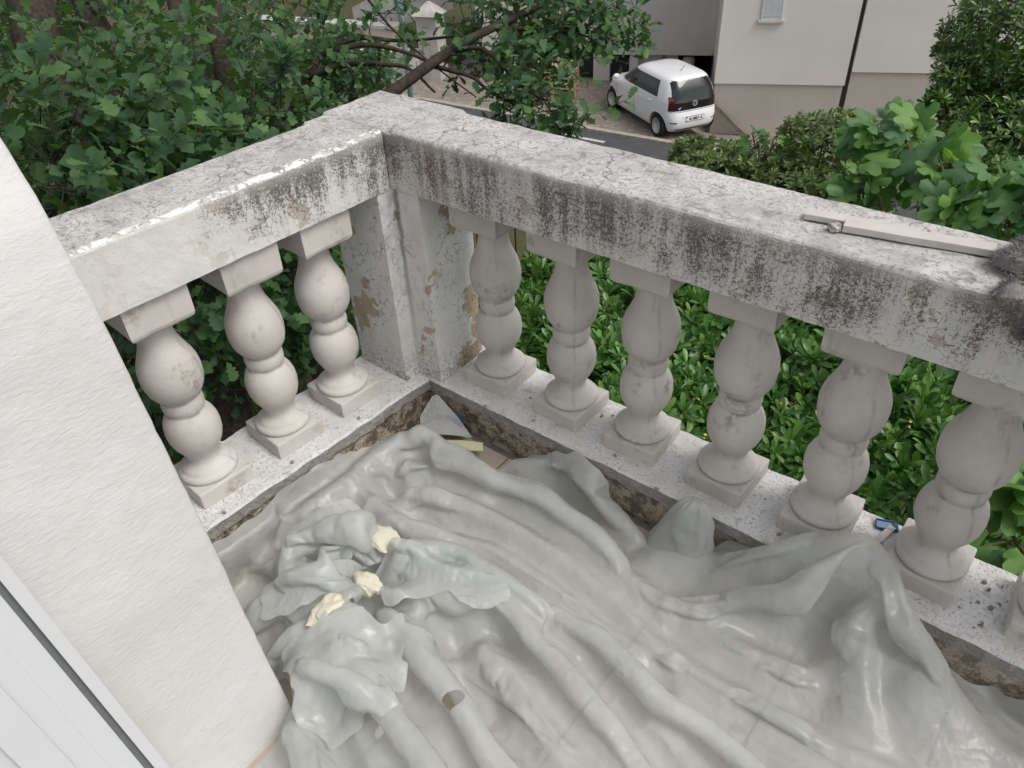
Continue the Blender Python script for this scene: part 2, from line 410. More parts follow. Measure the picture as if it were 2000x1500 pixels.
def m_plastic():
    b = NB('milky_plastic_film'); P = b.obj()
    c = b.mix(b.rng(b.noise(P, 4.5, 3), 0.3, 0.7), (0.56, 0.585, 0.575), (0.72, 0.725, 0.705))
    W = b.warp(P, 7, 0.10)
    f1 = b.vor(b.map(W, (1, 1.5, 1)), 17, 'F1')             # flat facets meeting in sharp creases
    f2 = b.vor(W, 44, 'F1')
    fe = b.vor(b.map(b.warp(P, 5, 0.16), (1, 1.6, 1), (2, 5, 1)), 15, 'DISTANCE_TO_EDGE')
    h = b.math('ADD', b.math('MULTIPLY', f1, 0.8), b.math('ADD', b.math('MULTIPLY', f2, 0.34), b.math('MULTIPLY', b.rng(fe, 0.0, 0.05, 1, 0), 0.05)))
    nrm = b.bump(h, 0.42, 0.012)
    s1 = b.bsdf(c, b.rng(b.noise(P, 14, 2), 0.3, 0.7, 0.19, 0.40), 0.55, nrm)
    tl = b.n('BsdfTranslucent'); b.put(tl.inputs['Color'], (0.76, 0.77, 0.74, 1)); b.put(tl.inputs['Normal'], nrm)
    m1 = b.n('MixShader'); m1.inputs[0].default_value = 0.32
    b.t.links.new(s1, m1.inputs[1]); b.t.links.new(tl.outputs[0], m1.inputs[2])
    tp = b.n('BsdfTransparent'); b.put(tp.inputs['Color'], (0.93, 0.95, 0.93, 1))
    m2 = b.n('MixShader'); m2.inputs[0].default_value = 0.33
    b.t.links.new(m1.outputs[0], m2.inputs[1]); b.t.links.new(tp.outputs[0], m2.inputs[2])
    return b.done(m2.outputs[0])

M = {}
M['rail'] = m_rail_face(); M['rail_top'] = m_rail_top(); M['post'] = m_post(); M['cast'] = m_cast(0); M['kerb'] = m_kerb(); M['kerb_top'] = m_kerb_top(); M['plaster'] = m_plaster()
M['film'] = m_plastic()
M['oak'] = m_leaf('oak_leaf', (0.034, 0.078, 0.036), (0.054, 0.118, 0.046), (0.10, 0.19, 0.06), 0.55, 0.3, 0.27)
M['pitto'] = m_leaf('glossy_leaf', (0.045, 0.115, 0.028), (0.08, 0.19, 0.042), (0.15, 0.29, 0.065), 0.34, 0.45, 0.30)
M['bush'] = m_leaf('bush_leaf', (0.06, 0.105, 0.035), (0.115, 0.18, 0.055), (0.21, 0.28, 0.09), 0.45, 0.4, 0.3)
M['fig'] = m_leaf('fig_leaf', (0.07, 0.16, 0.07), (0.11, 0.23, 0.08), (0.20, 0.36, 0.09), 0.5, 0.4, 0.38)
M['shrub'] = m_leaf('shrub_leaf', (0.028, 0.07, 0.016), (0.06, 0.135, 0.026), (0.16, 0.27, 0.06), 0.36, 0.45, 0.28)
M['grass'] = m_leaf('grass_blade', (0.04, 0.08, 0.02), (0.07, 0.13, 0.03), (0.12, 0.17, 0.05), 0.6, 0.3, 0.3)
M['bark'] = plain('dark_bark', (0.050, 0.040, 0.033), 0.95, 0.1, var=0.45, scale=30, bump=1.0, bscale=45)
M['twig'] = plain('green_twig', (0.11, 0.11, 0.05), 0.8, 0.2)
M['pvc'] = plain('white_pvc', (0.63, 0.645, 0.66), 0.28, 0.5, var=0.02, bump=0.02)
M['gasket'] = plain('grey_rubber_seal', (0.20, 0.21, 0.215), 0.6, 0.3, var=0.05)
M['black'] = plain('dark_void', (0.012, 0.012, 0.012), 0.9, 0.1)
M['tile'] = plain('beige_floor_tile', (0.42, 0.36, 0.31), 0.5, 0.4, var=0.1)
M['strip'] = plain('primed_wood_strip', (0.52, 0.49, 0.455), 0.7, 0.3, var=0.06, scale=30)
M['blue'] = plain('blue_plastic', (0.035, 0.085, 0.20), 0.4, 0.5, var=0.08)
M['foam'] = plain('cream_foam', (0.66, 0.62, 0.50), 0.8, 0.2, var=0.06)
M['pebble'] = plain('mortar_crumb', (0.40, 0.375, 0.35), 0.95, 0.1, var=0.3, scale=60, bump=0.8)
M['earth'] = plain('garden_earth', (0.10, 0.082, 0.058), 0.95, 0.1, var=0.5, scale=3, bump=0.9, bscale=25)

# ================================================================== BALCONY
ZT, ZB, ZF = 0.7515, 0.60, -0.15            # rail top, rail underside, floor (kerb top is 0)
RW = 0.2026                                 # rail width
AR = -0.0436                                # the left run is 2.5 degrees out of square
RA = Matrix.Rotation(AR, 4, 'Z')

def sweep(name, prof, s0, s1, axis, mat, parent, step=0.012, amp=0.0018, mod=None, rot=None, seed=0.0):
    """prof: closed outline [(across, z)] swept along axis from s0 to s1, roughened"""
    pp = []
    n = len(prof)
    for i in range(n):
        a = np.array(prof[i]); c = np.array(prof[(i + 1) % n])
        k = max(1, int(np.linalg.norm(c - a) / step))
        for j in range(k): pp.append(a + (c - a) * j / k)
    m = len(pp); ns = max(2, int(abs(s1 - s0) / step))
    V = []; F = []
    for i in range(ns + 1):
        s = s0 + (s1 - s0) * i / ns
        for a, z in pp:
            aa, z2 = (a, z) if mod is None else mod(s, a, z)
            x, y = (s, aa) if axis == 'x' else (aa, s)
            q = Vector((x * 17 + seed, y * 17, z2 * 17))
            g = Vector((x * 60 + seed, y * 60, z2 * 60))
            d = amp * noise.noise(q) + 0.45 * amp * noise.noise(g)
            d2 = amp * noise.noise(q + Vector((31, 7, 3))) + 0.45 * amp * noise.noise(g + Vector((5, 9, 13)))
            if axis == 'x': y += d
            else: x += d
            V.append((x, y, z2 + d2))
    for i in range(ns):
        for k in range(m):
            F.append((i * m + k, i * m + (k + 1) % m, (i + 1) * m + (k + 1) % m, (i + 1) * m + k))
    F.append(tuple(range(m))); F.append(tuple(range(ns * m, ns * m + m))[::-1])
    o = new_obj(name, V, F, mat, parent, smooth=False)
    bm = bmesh.new(); bm.from_mesh(o.data); bmesh.ops.recalc_face_normals(bm, faces=bm.faces)
    if rot is not None: bmesh.ops.transform(bm, matrix=rot, verts=bm.verts)
    bm.to_mesh(o.data); bm.free()
    return o

bal = empty('stone_balustrade')
tag(bal, 'old white stone balustrade with bulbous balusters, flaking paint and lichen streaks on the handrail', 'balustrade')
def rail_profile(sign, w):
    # inner face at 0, outer at sign*w ; soft edges
    e = 0.010
    pr = [(0, ZB), (0, ZT - e), (sign * e * 0.13, ZT - e * 0.5), (sign * e * 0.5, ZT - e * 0.13), (sign * e, ZT), (sign * (w - e), ZT), (sign * w, ZT - e), (sign * w, ZB)]
    return pr
def capB(s, a, z):
    w = 0.0
    if s < 0.088 and a > 0.12: w = 0.020 * (a - 0.12) / 0.08
    return a + w, z
def capA(s, a, z):
    w = 0.0
    if s > -0.088 and a < -0.12: w = 0.020 * (-a - 0.12) / 0.08
    return a - w, z - 0.0025
# right run carries the corner block; left run butts against it
r1 = sweep('handrail', rail_profile(1, RW), -RW - 0.022, 3.3, 'x', M['rail'], bal, mod=capB)
r1['label'] = 'handrail of the right run, dark lichen streaks below its top edge'
r2 = sweep('handrail', rail_profile(-1, RW), -0.004, -0.95, 'y', M['rail'], bal, mod=capA, rot=RA, seed=40)
r2['label'] = 'handrail of the left run, repainted white beside the house wall'
def two_slots(o, top, lim=0.6):
    o.data.materials.append(top)
    o.data.polygons.foreach_set('material_index', [1 if p.normal.z > lim else 0 for p in o.data.polygons])
two_slots(r1, M['rail_top']); two_slots(r2, M['rail_top'])
# kerbs
def kprof(sign, wd, inner):
    return [(inner, -0.006), (inner + sign * 0.006, 0.0), (wd, 0.0), (wd, -0.36), (inner + sign * 0.014, -0.36), (inner + sign * 0.014, -0.052), (inner + sign * 0.004, -0.045), (inner, -0.040)]
k1 = sweep('kerb', kprof(1, 0.229, 0.0), -0.225, 3.3, 'x', M['kerb'], bal, step=0.013, amp=0.0032)
k2 = sweep('kerb', kprof(-1, -0.215, 0.040), 0.003, -0.95, 'y', M['kerb'], bal, step=0.013, amp=0.0032, rot=RA @ Matrix.Translation((0, 0, -0.002)), seed=70)
two_slots(k1, M['kerb_top']); two_slots(k2, M['kerb_top'])
# corner post, L-shaped in plan
i_ = 0.005; sA, sB = 0.0463, 0.0881
def rough_prism(name, poly, z0, z1, mat, parent, step=0.016, amp=0.0016):
    pp = []
    for i in range(len(poly)):
        a = np.array(poly[i]); c = np.array(poly[(i + 1) % len(poly)]); k = max(1, int(np.linalg.norm(c - a) / step))
        for j in range(k): pp.append(a + (c - a) * j / k)
    m = len(pp); nz = int((z1 - z0) / step); V = []; F = []
    for i in range(nz + 1):
        z = z0 + (z1 - z0) * i / nz
        for x, y in pp:
            q = Vector((x * 21, y * 21, z * 21))
            V.append((x + amp * noise.noise(q), y + amp * noise.noise(q + Vector((9, 4, 1))), z))
    for i in range(nz):
        for k in range(m): F.append((i * m + k, i * m + (k + 1) % m, (i + 1) * m + (k + 1) % m, (i + 1) * m + k))
    F.append(tuple(range(m))[::-1]); F.append(tuple(range(nz * m, nz * m + m)))
    return new_obj(name, V, F, mat, parent)
post = rough_prism('corner_post', [(-RW + i_, -sA), (-i_, -sA), (-i_, i_), (sB, i_), (sB, RW - i_), (-RW + i_, RW - i_)], -0.05, ZB + 0.004, M['post'], bal)
post['label'] = 'corner post with cracked, peeling white paint'

# balusters
PROF = [(.045, .064), (.047, .0715), (.053, .0748), (.060, .0735), (.065, .0675), (.067, .063), (.072, .0615), (.077, .0545), (.083, .0455), (.090, .0405), (.100, .0395), (.112, .0425), (.128, .0505), (.146, .0600), (.164, .0655),
        (.186, .0672), (.205, .0655), (.221, .0605), (.233, .0540), (.241, .0480), (.2455, .0455), (.249, .0465), (.255, .0490), (.264, .0500), (.274, .0495), (.282, .0472), (.2865, .0455), (.291, .0480),
        (.300, .0560), (.315, .0645), (.335, .0695), (.358, .0712), (.380, .0692), (.400, .0630), (.419, .0545), (.437, .0470), (.456, .0420), (.474, .0400), (.486, .0412), (.494, .0450), (.500, .0530), (.506, .058)]
def shaft_fn(x, y, z, t):
    k = 1 + 0.010 * math.exp(-((t - 0.75 * pi) / 0.06) ** 2) + 0.010 * math.exp(-((t - 1.75 * pi) / 0.06) ** 2)
    k += 0.012 * noise.noise(Vector((x * 14, y * 14, z * 9)))
    return x * k, y * k, z
def make_baluster():
    sh = lathe('baluster', PROF, M['cast'], bal, seg=40, fn=shaft_fn)
    pl = box('plinth', (-.074, -.080, -0.004), (.074, .080, .046), M['cast'], sh, bevel=0.005)
    bm = bmesh.new(); bm.from_mesh(pl.data)
    bmesh.ops.subdivide_edges(bm, edges=bm.edges[:], cuts=3, use_grid_fill=True)
    for v in bm.verts:
        q = v.co * 25; v.co += Vector((noise.noise(q), noise.noise(q + Vector((3, 1, 8))), noise.noise(q + Vector((7, 2, 2))))) * 0.0016
    bm.to_mesh(pl.data); bm.free()
    # capital: block tapering down to the neck
    bm = bmesh.new()
    rings = [(.497, .050, .052), (.503, .064, .068), (.512, .072, .078), (.520, .074, .081), (.603, .075, .082)]
    vv = []
    for z, a, b_ in rings:
        n = 6
        ring = []
        for (x0, y0, x1, y1) in ((-a, -b_, a, -b_), (a, -b_, a, b_), (a, b_, -a, b_), (-a, b_, -a, -b_)):
            for j in range(n):
                t = j / n
                q = Vector((x0 + (x1 - x0) * t, y0 + (y1 - y0) * t, z))
                q += Vector((noise.noise(q * 25), noise.noise(q * 25 + Vector((4, 4, 4))), 0.6 * noise.noise(q * 25 + Vector((8, 1, 4))))) * 0.002
                ring.append(bm.verts.new(q))
        vv.append(ring)
    for i in range(len(vv) - 1):
        for k in range(len(vv[0])):
            k2 = (k + 1) % len(vv[0])
            bm.faces.new((vv[i][k], vv[i][k2], vv[i + 1][k2], vv[i + 1][k]))
    bm.faces.new(vv[0][::-1]); bm.faces.new(vv[-1])
    me = bpy.data.meshes.new('capital'); bm.to_mesh(me); bm.free(); me.materials.append(M['cast'])
    cp = bpy.data.objects.new('capital', me); COL.objects.link(cp); cp.parent = sh
    return sh
b0 = make_baluster()
def place_baluster(x, y, rz, first=False):
    o = b0 if first else inst(b0, bal)
    if not first:
        for ch in b0.children: inst(ch, o)
    o.location = (x, y, 0); o.rotation_euler = (random.uniform(-.006, .006), random.uniform(-.006, .006), rz)
    return o
for i, x in enumerate((.216, .470, .700, .944, 1.183, 1.420, 1.662, 1.90, 2.14)):
    place_baluster(x, .136, radians((2, -3, 2, -2, 181, 178, 3, 0, 180)[i]), i == 0)
for y, dx in ((-.199, -.108), (-.412, -.115), (-.644, -.126)):
    place_baluster(dx, y, AR + radians(random.uniform(88, 92)))

# floor slab and tiles
slab = box('balcony_floor', (-0.20, -3.0, ZF - 0.30), (3.3, 0.215, ZF - 0.010), plain('mortar_bed', (0.20, 0.18, 0.16), 0.9, 0.2, var=0.3), None)
kind(slab, 'structure')
tl0 = None
for i in range(6):
    for j in range(4):
        x0, y0 = 0.05 + i * 0.303, -0.31 - j * 0.303
        if tl0 is None:
            tl0 = box('tile', (0, 0, 0), (0.298, 0.298, 0.0095), M['tile'], slab, bevel=0.0015); o = tl0
        else: o = inst(tl0, slab)
        o.location = (x0, y0, ZF - 0.0098 + random.uniform(0, .0008))
# dark drain gaps under the kerb
def lump(name, c, r, mat, parent=None, seed=0, sub=2, rough=0.35, flat=1.0):
    bm = bmesh.new(); bmesh.ops.create_icosphere(bm, subdivisions=sub, radius=1)
    for v in bm.verts:
        k = 1 + rough * noise.noise(v.co * 1.6 + Vector((seed, seed * 2, 0))) + rough * 0.4 * noise.noise(v.co * 4 + Vector((0, seed, 0)))
        v.co = Vector((v.co.x * r[0] * k, v.co.y * r[1] * k, v.co.z * r[2] * k * flat)) + Vector(c)
    me = bpy.data.meshes.new(name); bm.to_mesh(me); bm.free(); me.materials.append(mat)
    o = bpy.data.objects.new(name, me); COL.objects.link(o); o.parent = parent
    return o

# house wall by the door: a reveal that leans a little, and the outer wall
hw = empty('house_wall', (0.4, -1.0, ZF))
tag(hw, 'white roughcast door reveal of the house beside the balustrade', 'wall')
edge = [(0.492, -0.36), (0.480, -0.15), (0.466, 0.0), (0.453, 0.138), (0.436, 0.383), (0.421, 0.53), (0.406, 0.677), (0.391, 0.844), (0.382, 0.91), (0.364, 0.988), (0.338, 1.041), (0.316, 1.09), (0.29, 1.20), (0.27, 1.40), (0.26, 2.6)]
V = []; F = []
es = []
for i in range(len(edge) - 1):
    a, c = np.array(edge[i]), np.array(edge[i + 1]); k = max(1, int(np.linalg.norm(c - a) / 0.02))
    for j in range(k): es.append(a + (c - a) * j / k)
es.append(np.array(edge[-1]))
plan = [(-2.2, 0.0)] + [(-0.7 + 0.03 * t, 0) for t in range(1)] + [(-0.10, 0.0), (-0.03, 0.0), (-0.012, 0.0), (-0.004, 0.002), (0.0, 0.007)] + [(0.0, -0.0 + 0.02 * t) for t in range(1, 15)] + [(0.0, 0.31), (-2.2, 0.31)]
for x, z in es:
    for px_, dy in plan:
        jj = 0.0016 * noise.noise(Vector((z * 40, dy * 40, 3))) + 0.003 * noise.noise(Vector((z * 7, dy * 9, 8)))
        V.append((x + px_ + (jj if px_ > -0.05 else 0) - hw.location.x, -0.902 - dy + (jj if px_ > -0.2 else 0) - hw.location.y, z - hw.location.z))
m = len(plan)
for i in range(len(es) - 1):
    for k in range(m): F.append((i * m + k, i * m + (k + 1) % m, (i + 1) * m + (k + 1) % m, (i + 1) * m + k))
wl = new_obj('plaster_reveal', V, F, M['plaster'], hw, smooth=True)
bm = bmesh.new(); bm.from_mesh(wl.data); bmesh.ops.recalc_face_normals(bm, faces=bm.faces); bm.to_mesh(wl.data); bm.free()

# white door frame: upright profiles set against the reveal
df = empty('door_frame', (0.45, -1.2, ZF))
tag(df, 'white plastic door frame with grey rubber seal against the plaster reveal', 'door frame')
def upright(name, y_top, y_bot, x0, x1, yw, mat, bev=0.003):
    """profile standing at y (given at z=.62 and z=.05), depth along y = yw"""
    lean = (y_top - y_bot) / 0.57
    bm = bmesh.new()
    bmesh.ops.create_cube(bm, size=1.0)
    for v in bm.verts:
        z = -0.15 + (v.co.z + .5) * 2.3
        y = y_bot + lean * (z - 0.05) - (v.co.y + .5) * yw
        v.co = Vector((x0 + (v.co.x + .5) * (x1 - x0) + -0.06 * (z - 0.05) - df.location.x, y - df.location.y, z - df.location.z))
    bmesh.ops.bevel(bm, geom=[e for e in bm.edges], offset=bev, segments=3, affect='EDGES')
    me = bpy.data.meshes.new(name); bm.to_mesh(me); bm.free(); me.materials.append(mat)
    for p_ in me.polygons: p_.use_smooth = False
    o = bpy.data.objects.new(name, me); COL.objects.link(o); o.parent = df
    return o
upright('outer_frame', -1.168, -1.148, 0.35, 0.505, 0.0115, M['pvc'])
upright('seal', -1.1795, -1.1595, 0.35, 0.494, 0.018, M['gasket'], 0.001)
upright('sash_profile', -1.1965, -1.1785, 0.35, 0.510, 0.032, M['pvc'], 0.004)
upright('seal', -1.2275, -1.2105, 0.35, 0.500, 0.004, M['black'], 0.0005)
upright('sash_profile', -1.232, -1.215, 0.35, 0.513, 0.033, M['pvc'], 0.006)
upright('glazing_bead', -1.2655, -1.2485, 0.35, 0.520, 0.03, M['pvc'], 0.008)
upright('sash_profile', -1.296, -1.279, 0.35, 0.508, 0.09, M['pvc'], 0.006)

# ================================================================== GROUND, ROAD
def ground_z(x, y):
    s = 0.86 * y - 0.5 * x
    t = min(1, max(0, (s - 4.0) / 8.5)); t = t * t * (3 - 2 * t)
    z = -3.05 - 2.95 * t
    u = 0.89 * (x + 7.5) + 0.45 * (y - 18.3); v = -0.45 * (x + 7.5) + 0.89 * (y - 18.3)   # along / behind the house front
    drop = min(1, max(0, (v + 2.0) / 2.0)) * min(1, max(0, (u + 0.9) / 0.8))
    return z - 0.47 * drop
def ground_mesh():
    xs = np.concatenate([[-600, -200, -80, -45], np.arange(-30, 16, 0.4), [25, 60, 200, 600]])
    ys = np.concatenate([[-300, -80, -20], np.arange(-6, 34, 0.4), [45, 90, 250, 900]])
    V = []; F = []
    for y in ys:
        for x in xs:
            z = ground_z(x, y)
            if z > -5.98: z += 0.06 * noise.noise(Vector((x * .8, y * .8, 0)))
            V.append((x, y, z))
    n = len(xs)
    for j in range(len(ys) - 1):
        for i in range(n - 1): F.append((j * n + i, j * n + i + 1, (j + 1) * n + i + 1, (j + 1) * n + i))
    return V, F
def m_ground():
    b = NB('garden_ground'); P = b.obj(); X = b.xyz(P)
    s = b.math('SUBTRACT', b.math('MULTIPLY', X[1], 0.86), b.math('MULTIPLY', X[0], 0.5))
    park = b.math('MULTIPLY', b.rng(s, 16.5, 16.9), b.rng(X[0], -17.5, -16.5))
    e = b.mix(b.rng(b.noise(P, 2.2, 5), 0.35, 0.62), (0.085, 0.07, 0.048), (0.06, 0.085, 0.03))
    e = b.mix(b.rng(b.noise(P, 18, 4), 0.58, 0.7), e, (0.22, 0.18, 0.12))
    g = b.mix(b.rng(b.noise(P, 1.3, 5), 0.35, 0.65), (0.25, 0.225, 0.195), (0.34, 0.29, 0.24))
    g = b.mix(b.rng(b.noise(P, 30, 4, 0.7), 0.40, 0.62), g, (0.17, 0.155, 0.14))
    g = b.mix(b.math('MULTIPLY', b.rng(b.noise(P, 5, 5, 0.7), 0.52, 0.62), 0.8), g, (0.42, 0.35, 0.28))
    c = b.mix(park, e, g)
    return b.done(b.bsdf(c, 0.95, 0.15, b.bump(b.noise(P, 26, 5, 0.7), 0.9, 0.03)))
V, F = ground_mesh()
gr = kind(new_obj('ground', V, F, m_ground(), None, smooth=True), 'structure')

# road strip with a stone kerb towards the parking place
kdir = np.array([0.9946, 0.104]); kn = np.array([-0.104, 0.9946])
k0 = np.array([-10.45, 15.62])
def along(t, d): p = k0 + kdir * t + kn * d; return float(p[0]), float(p[1])
V = []; F = []
for i in range(61):
    t = -26 + i * 0.75
    for d in (-3.6, -2.4, -1.2, 0.0):
        x, y = along(t, d); V.append((x, y, -5.99))
for i in range(60):
    for k in range(3): F.append((i * 4 + k, (i + 1) * 4 + k, (i + 1) * 4 + k + 1, i * 4 + k + 1))
road = kind(new_obj('road', V, F, plain('asphalt', (0.075, 0.077, 0.082), 0.9, 0.2, var=0.18, scale=4, bump=0.6, bscale=90)), 'structure')
V = []; F = []
for i in range(13):
    t = 0.15 + i * 0.11
    for d in (-0.62, -0.50): V.append((*along(t, d + 0.01 * noise.noise(Vector((t * 9, d, 0)))), -5.985))
for i in range(12): F.append((2 * i, 2 * i + 2, 2 * i + 3, 2 * i + 1))
mk = new_obj('road_marking', V, F, plain('worn_road_paint', (0.5, 0.5, 0.48), 0.8, var=0.35, scale=25)); kind(mk, 'structure')
kb = empty('kerb_row', (*along(0, 0), -6.0)); kind(kb, 'structure')
mk_kerbstone = plain('kerb_stone', (0.36, 0.325, 0.285), 0.9, 0.2, var=0.25, scale=12, bump=0.7)
kang = math.atan2(kdir[1], kdir[0])
ks0 = None
for i in range(-8, 9):
    if ks0 is None:
        ks0 = box('kerb_stone', (0, 0, -0.1), (0.985, 0.17, 0.075), mk_kerbstone, kb, bevel=0.014); o = ks0
    else: o = inst(ks0, kb)
    o.location = (float(kdir[0] * i), float(kdir[1] * i), random.uniform(-.008, .008)); o.rotation_euler = (0, 0, kang + random.uniform(-.012, .012))
    o.location.x += kb.location.x * 0

# ================================================================== APARTMENT HOUSE
TH = 0.47
HO = Vector((-7.5148, 18.3109, 0))
def hb(u0, u1, v0, v1, z0, z1, name, mat, parent, bevel=0.0):
    o = box(name, (u0, v0, z0), (u1, v1, z1), mat, parent, bevel)
    return o
house = empty('apartment_house', (HO.x, HO.y, -6.45), TH)
tag(house, 'plain beige rendered apartment house with darker plinth behind the white car', 'building')
ZO = 6.45
m_wall1 = plain('cream_render', (0.67, 0.645, 0.60), 0.9, 0.15, var=0.05, scale=0.7, bump=0.25, bscale=120)
m_wall2 = plain('taupe_render', (0.46, 0.42, 0.38), 0.9, 0.15, var=0.07, scale=0.9, bump=0.25, bscale=120)
m_wall3 = plain('grey_beige_render', (0.56, 0.535, 0.51), 0.9, 0.15, var=0.05, scale=0.7, bump=0.25, bscale=120)
m_conc = plain('weathered_concrete', (0.46, 0.445, 0.42), 0.92, 0.15, var=0.22, scale=2.5, bump=0.5, bscale=40)
m_dark = plain('dark_opening', (0.020, 0.020, 0.022), 0.6, 0.3)
hb(0.0, 3.27, 0.0, 9.0, -5.11 + ZO, 1.5 + ZO, 'upper_wall', m_wall1, house)
hb(0.03, 3.24, 0.035, 9.0, -7.6 + ZO, -5.113 + ZO, 'plinth', m_wall2, house)
hb(3.273, 3.37, 0.12, 8.5, -7.6 + ZO, 1.5 + ZO, 'expansion_joint', plain('dark_joint_board', (0.085, 0.07, 0.06), 0.9), house)  # dark brown strip set back in the joint
hb(3.373, 9.5, -0.02, 9.0, -4.765 + ZO, 1.5 + ZO, 'upper_wall', m_wall1, house)
hb(3.376, 9.46, 0.02, 9.0, -7.6 + ZO, -4.768 + ZO, 'plinth', m_wall2, house)
hb(-3.3, -0.003, 3.0, 9.0, -5.22 + ZO, 1.5 + ZO, 'overhanging_wall', m_wall3, house)
hb(-7.2, -3.303, 3.06, 9.0, -5.15 + ZO, 1.5 + ZO, 'overhanging_wall', m_wall3, house)
# garage level set back under the overhang
hb(-7.2, -0.003, 5.2, 9.0, -6.6 + ZO, -5.25 + ZO, 'garage_shade_wall', m_dark, house)  # near-black colour stands in for the shade deep in the garage
for u0, u1 in ((-4.85, -4.42), (-3.56, -3.06), (-2.46, -2.2), (-6.4, -6.0)):
    hb(u0, u1, 3.05, 3.45, -6.6 + ZO, -5.23 + ZO, 'pillar', m_wall3, house)
hb(-2.2, -1.02, 3.3, 3.5, -6.6 + ZO, -5.235 + ZO, 'panel_wall', m_wall3, house)
hb(-7.2, -2.46, 3.0, 3.4, -6.7 + ZO, -6.02 + ZO, 'parapet', m_conc, house)
for u0, u1 in ((-4.42, -3.56), (-3.06, -2.46)):
    w_ = hb(u0 + 0.02, u1 - 0.02, 3.36, 3.40, -6.02 + ZO, -5.25 + ZO, 'window', plain('dark_glass', (0.03, 0.032, 0.035), 0.15, 0.5), house)
    for k in range(1, 5):
        uu = u0 + (u1 - u0) * k / 5
        hb(uu - .008, uu + .008, 3.30, 3.32, -6.02 + ZO, -5.25 + ZO, 'grille_bar', m_dark, w_)
# vent and small pale boiler by the garage mouth
vn = lathe('vent_pipe', [(0, .06), (.10, .06), (.10, .04), (.02, .04)], m_conc, house, seg=16)
vn.rotation_euler = (pi / 2, 0, 0); vn.location = (-1.45, 3.3, -5.36 + ZO)
bo = lathe('water_tank', [(0, .10), (.02, .16), (.05, .19), (.6, .19), (.66, .16), (.70, .08)], plain('tank_paint', (0.42, 0.40, 0.36), 0.5), house, seg=20)
bo.location = (-0.70, 3.25, -6.0 + ZO)
# shuttered window
win = hb(0.93, 1.47, -0.015, 0.05, -3.53 + ZO, -2.4 + ZO, 'window', plain('shutter_white', (0.62, 0.635, 0.66), 0.6), house)
hb(0.885, 1.515, -0.075, 0.02, -3.60 + ZO, -3.535 + ZO, 'sill', m_wall3, win).parent = win
for (a, c) in ((0.945, 0.985), (1.415, 1.455)):
    hb(a, c, -0.04, -0.012, -3.52 + ZO, -2.41 + ZO, 'shutter_stile', bpy.data.materials['shutter_white'], win)
sl0 = None
for k in range(28):
    if sl0 is None:
        sl0 = box('slat', (0.99, -0.035, -0.014), (1.41, -0.014, 0.012), bpy.data.materials['shutter_white'], win); o = sl0
        Mx = Matrix.Rotation(0.0, 4, 'X')
    else: o = inst(sl0, win)
    o.location = (0, 0, -3.44 + ZO + k * 0.036)
# sloping coping beside the ramp
cp_ = box('ramp_coping', (-0.7, -0.14, -0.05), (0.75, -0.005, 0.05), plain('brown_stone_coping', (0.20, 0.165, 0.13), 0.9, var=0.3), house)
cp_.location = (0.50, -0.03, -6.02 + ZO); cp_.rotation_euler = (0, radians(42), 0)

# concrete stair parapet, retaining wall and pillar beyond the oak
st = empty('concrete_stair_wall', tuple(at(760, 150, 25)[:2]) + (-6.0,), 0.30)
tag(st, 'grey concrete stair parapet with pointed pillar behind the oak branches', 'wall')
m_pale = plain('pale_render', (0.56, 0.515, 0.455), 0.9, 0.15, var=0.1, scale=1.5)
box('retaining_wall', (-6.5, 1.2, -0.5), (-0.2, 1.6, 1.15), m_pale, st)
box('coping', (-6.5, 1.1, 1.153), (-0.2, 1.72, 1.26), m_conc, st)
box('lower_wall', (-1.2, -0.6, -0.5), (1.15, -0.2, 0.95), m_conc, st)
pr = prism('stair_parapet', [(-2.2, 0.9), (0.4, 1.75), (1.6, 2.1), (1.6, 3.3), (0.2, 3.0), (-2.2, 2.0)], 0.0, 0.3, m_conc, st)
pr.rotation_euler = (pi / 2, 0, 0); pr.location = (0, 2.2, -0.4)
box('landing', (-1.8, -0.2, -0.5), (1.2, 1.15, 0.62), plain('pale_concrete', (0.46, 0.43, 0.39), 0.9, var=0.15), st)
pp = prism('pillar', [(-0.34, -0.3), (0.34, -0.3), (0.34, 0.3), (-0.34, 0.3)], -0.5, 1.9, m_conc, st); pp.location = (1.55, 0.3, 0)
bm = bmesh.new(); bmesh.ops.create_cone(bm, cap_ends=True, segments=4, radius1=0.60, radius2=0.06, depth=0.35)
bmesh.ops.rotate(bm, cent=(0, 0, 0), matrix=Matrix.Rotation(pi / 4, 3, 'Z'), verts=bm.verts)
me = bpy.data.meshes.new('pillar_cap'); bm.to_mesh(me); bm.free(); me.materials.append(m_conc)
pc = bpy.data.objects.new('pillar_cap', me); COL.objects.link(pc); pc.parent = st; pc.location = (1.55, 0.3, 2.075)
# house with red tiled roof, far behind the oak
fh = empty('far_house', tuple(at(640, 10, 36)[:2]) + (-6.0,), 0.5)
tag(fh, 'pale house with orange tiled roof glimpsed through the oak leaves', 'house')
box('wall', (-9, 0, -1), (4, 6, 2.6), plain('far_render', (0.52, 0.47, 0.42), 0.9, var=0.08), fh)
rf = prism('roof', [(-9.4, -0.3), (4.4, -0.3), (4.4, 6), (-9.4, 6)], 2.6, 2.75, plain('roof_tile', (0.42, 0.20, 0.12), 0.9, var=0.25, scale=6), fh)
rc0 = None
for k in range(46):
    if rc0 is None:
        V, F = tube_arrays([(0, -0.35, 2.78), (0, 3, 3.8), (0, 6, 4.7)], [.16, .16, .16], 8); rc0 = new_obj('tile_row', V, F, bpy.data.materials['roof_tile'], rf); o = rc0
    else: o = inst(rc0, rf)
    o.location = (-9.2 + k * 0.3, 0, 0)
for u in (-7.5, -5.0, -2.2, 1.0):
    box('window', (u, -0.04, 0.6), (u + 0.9, 0.02, 1.9), m_dark, fh)
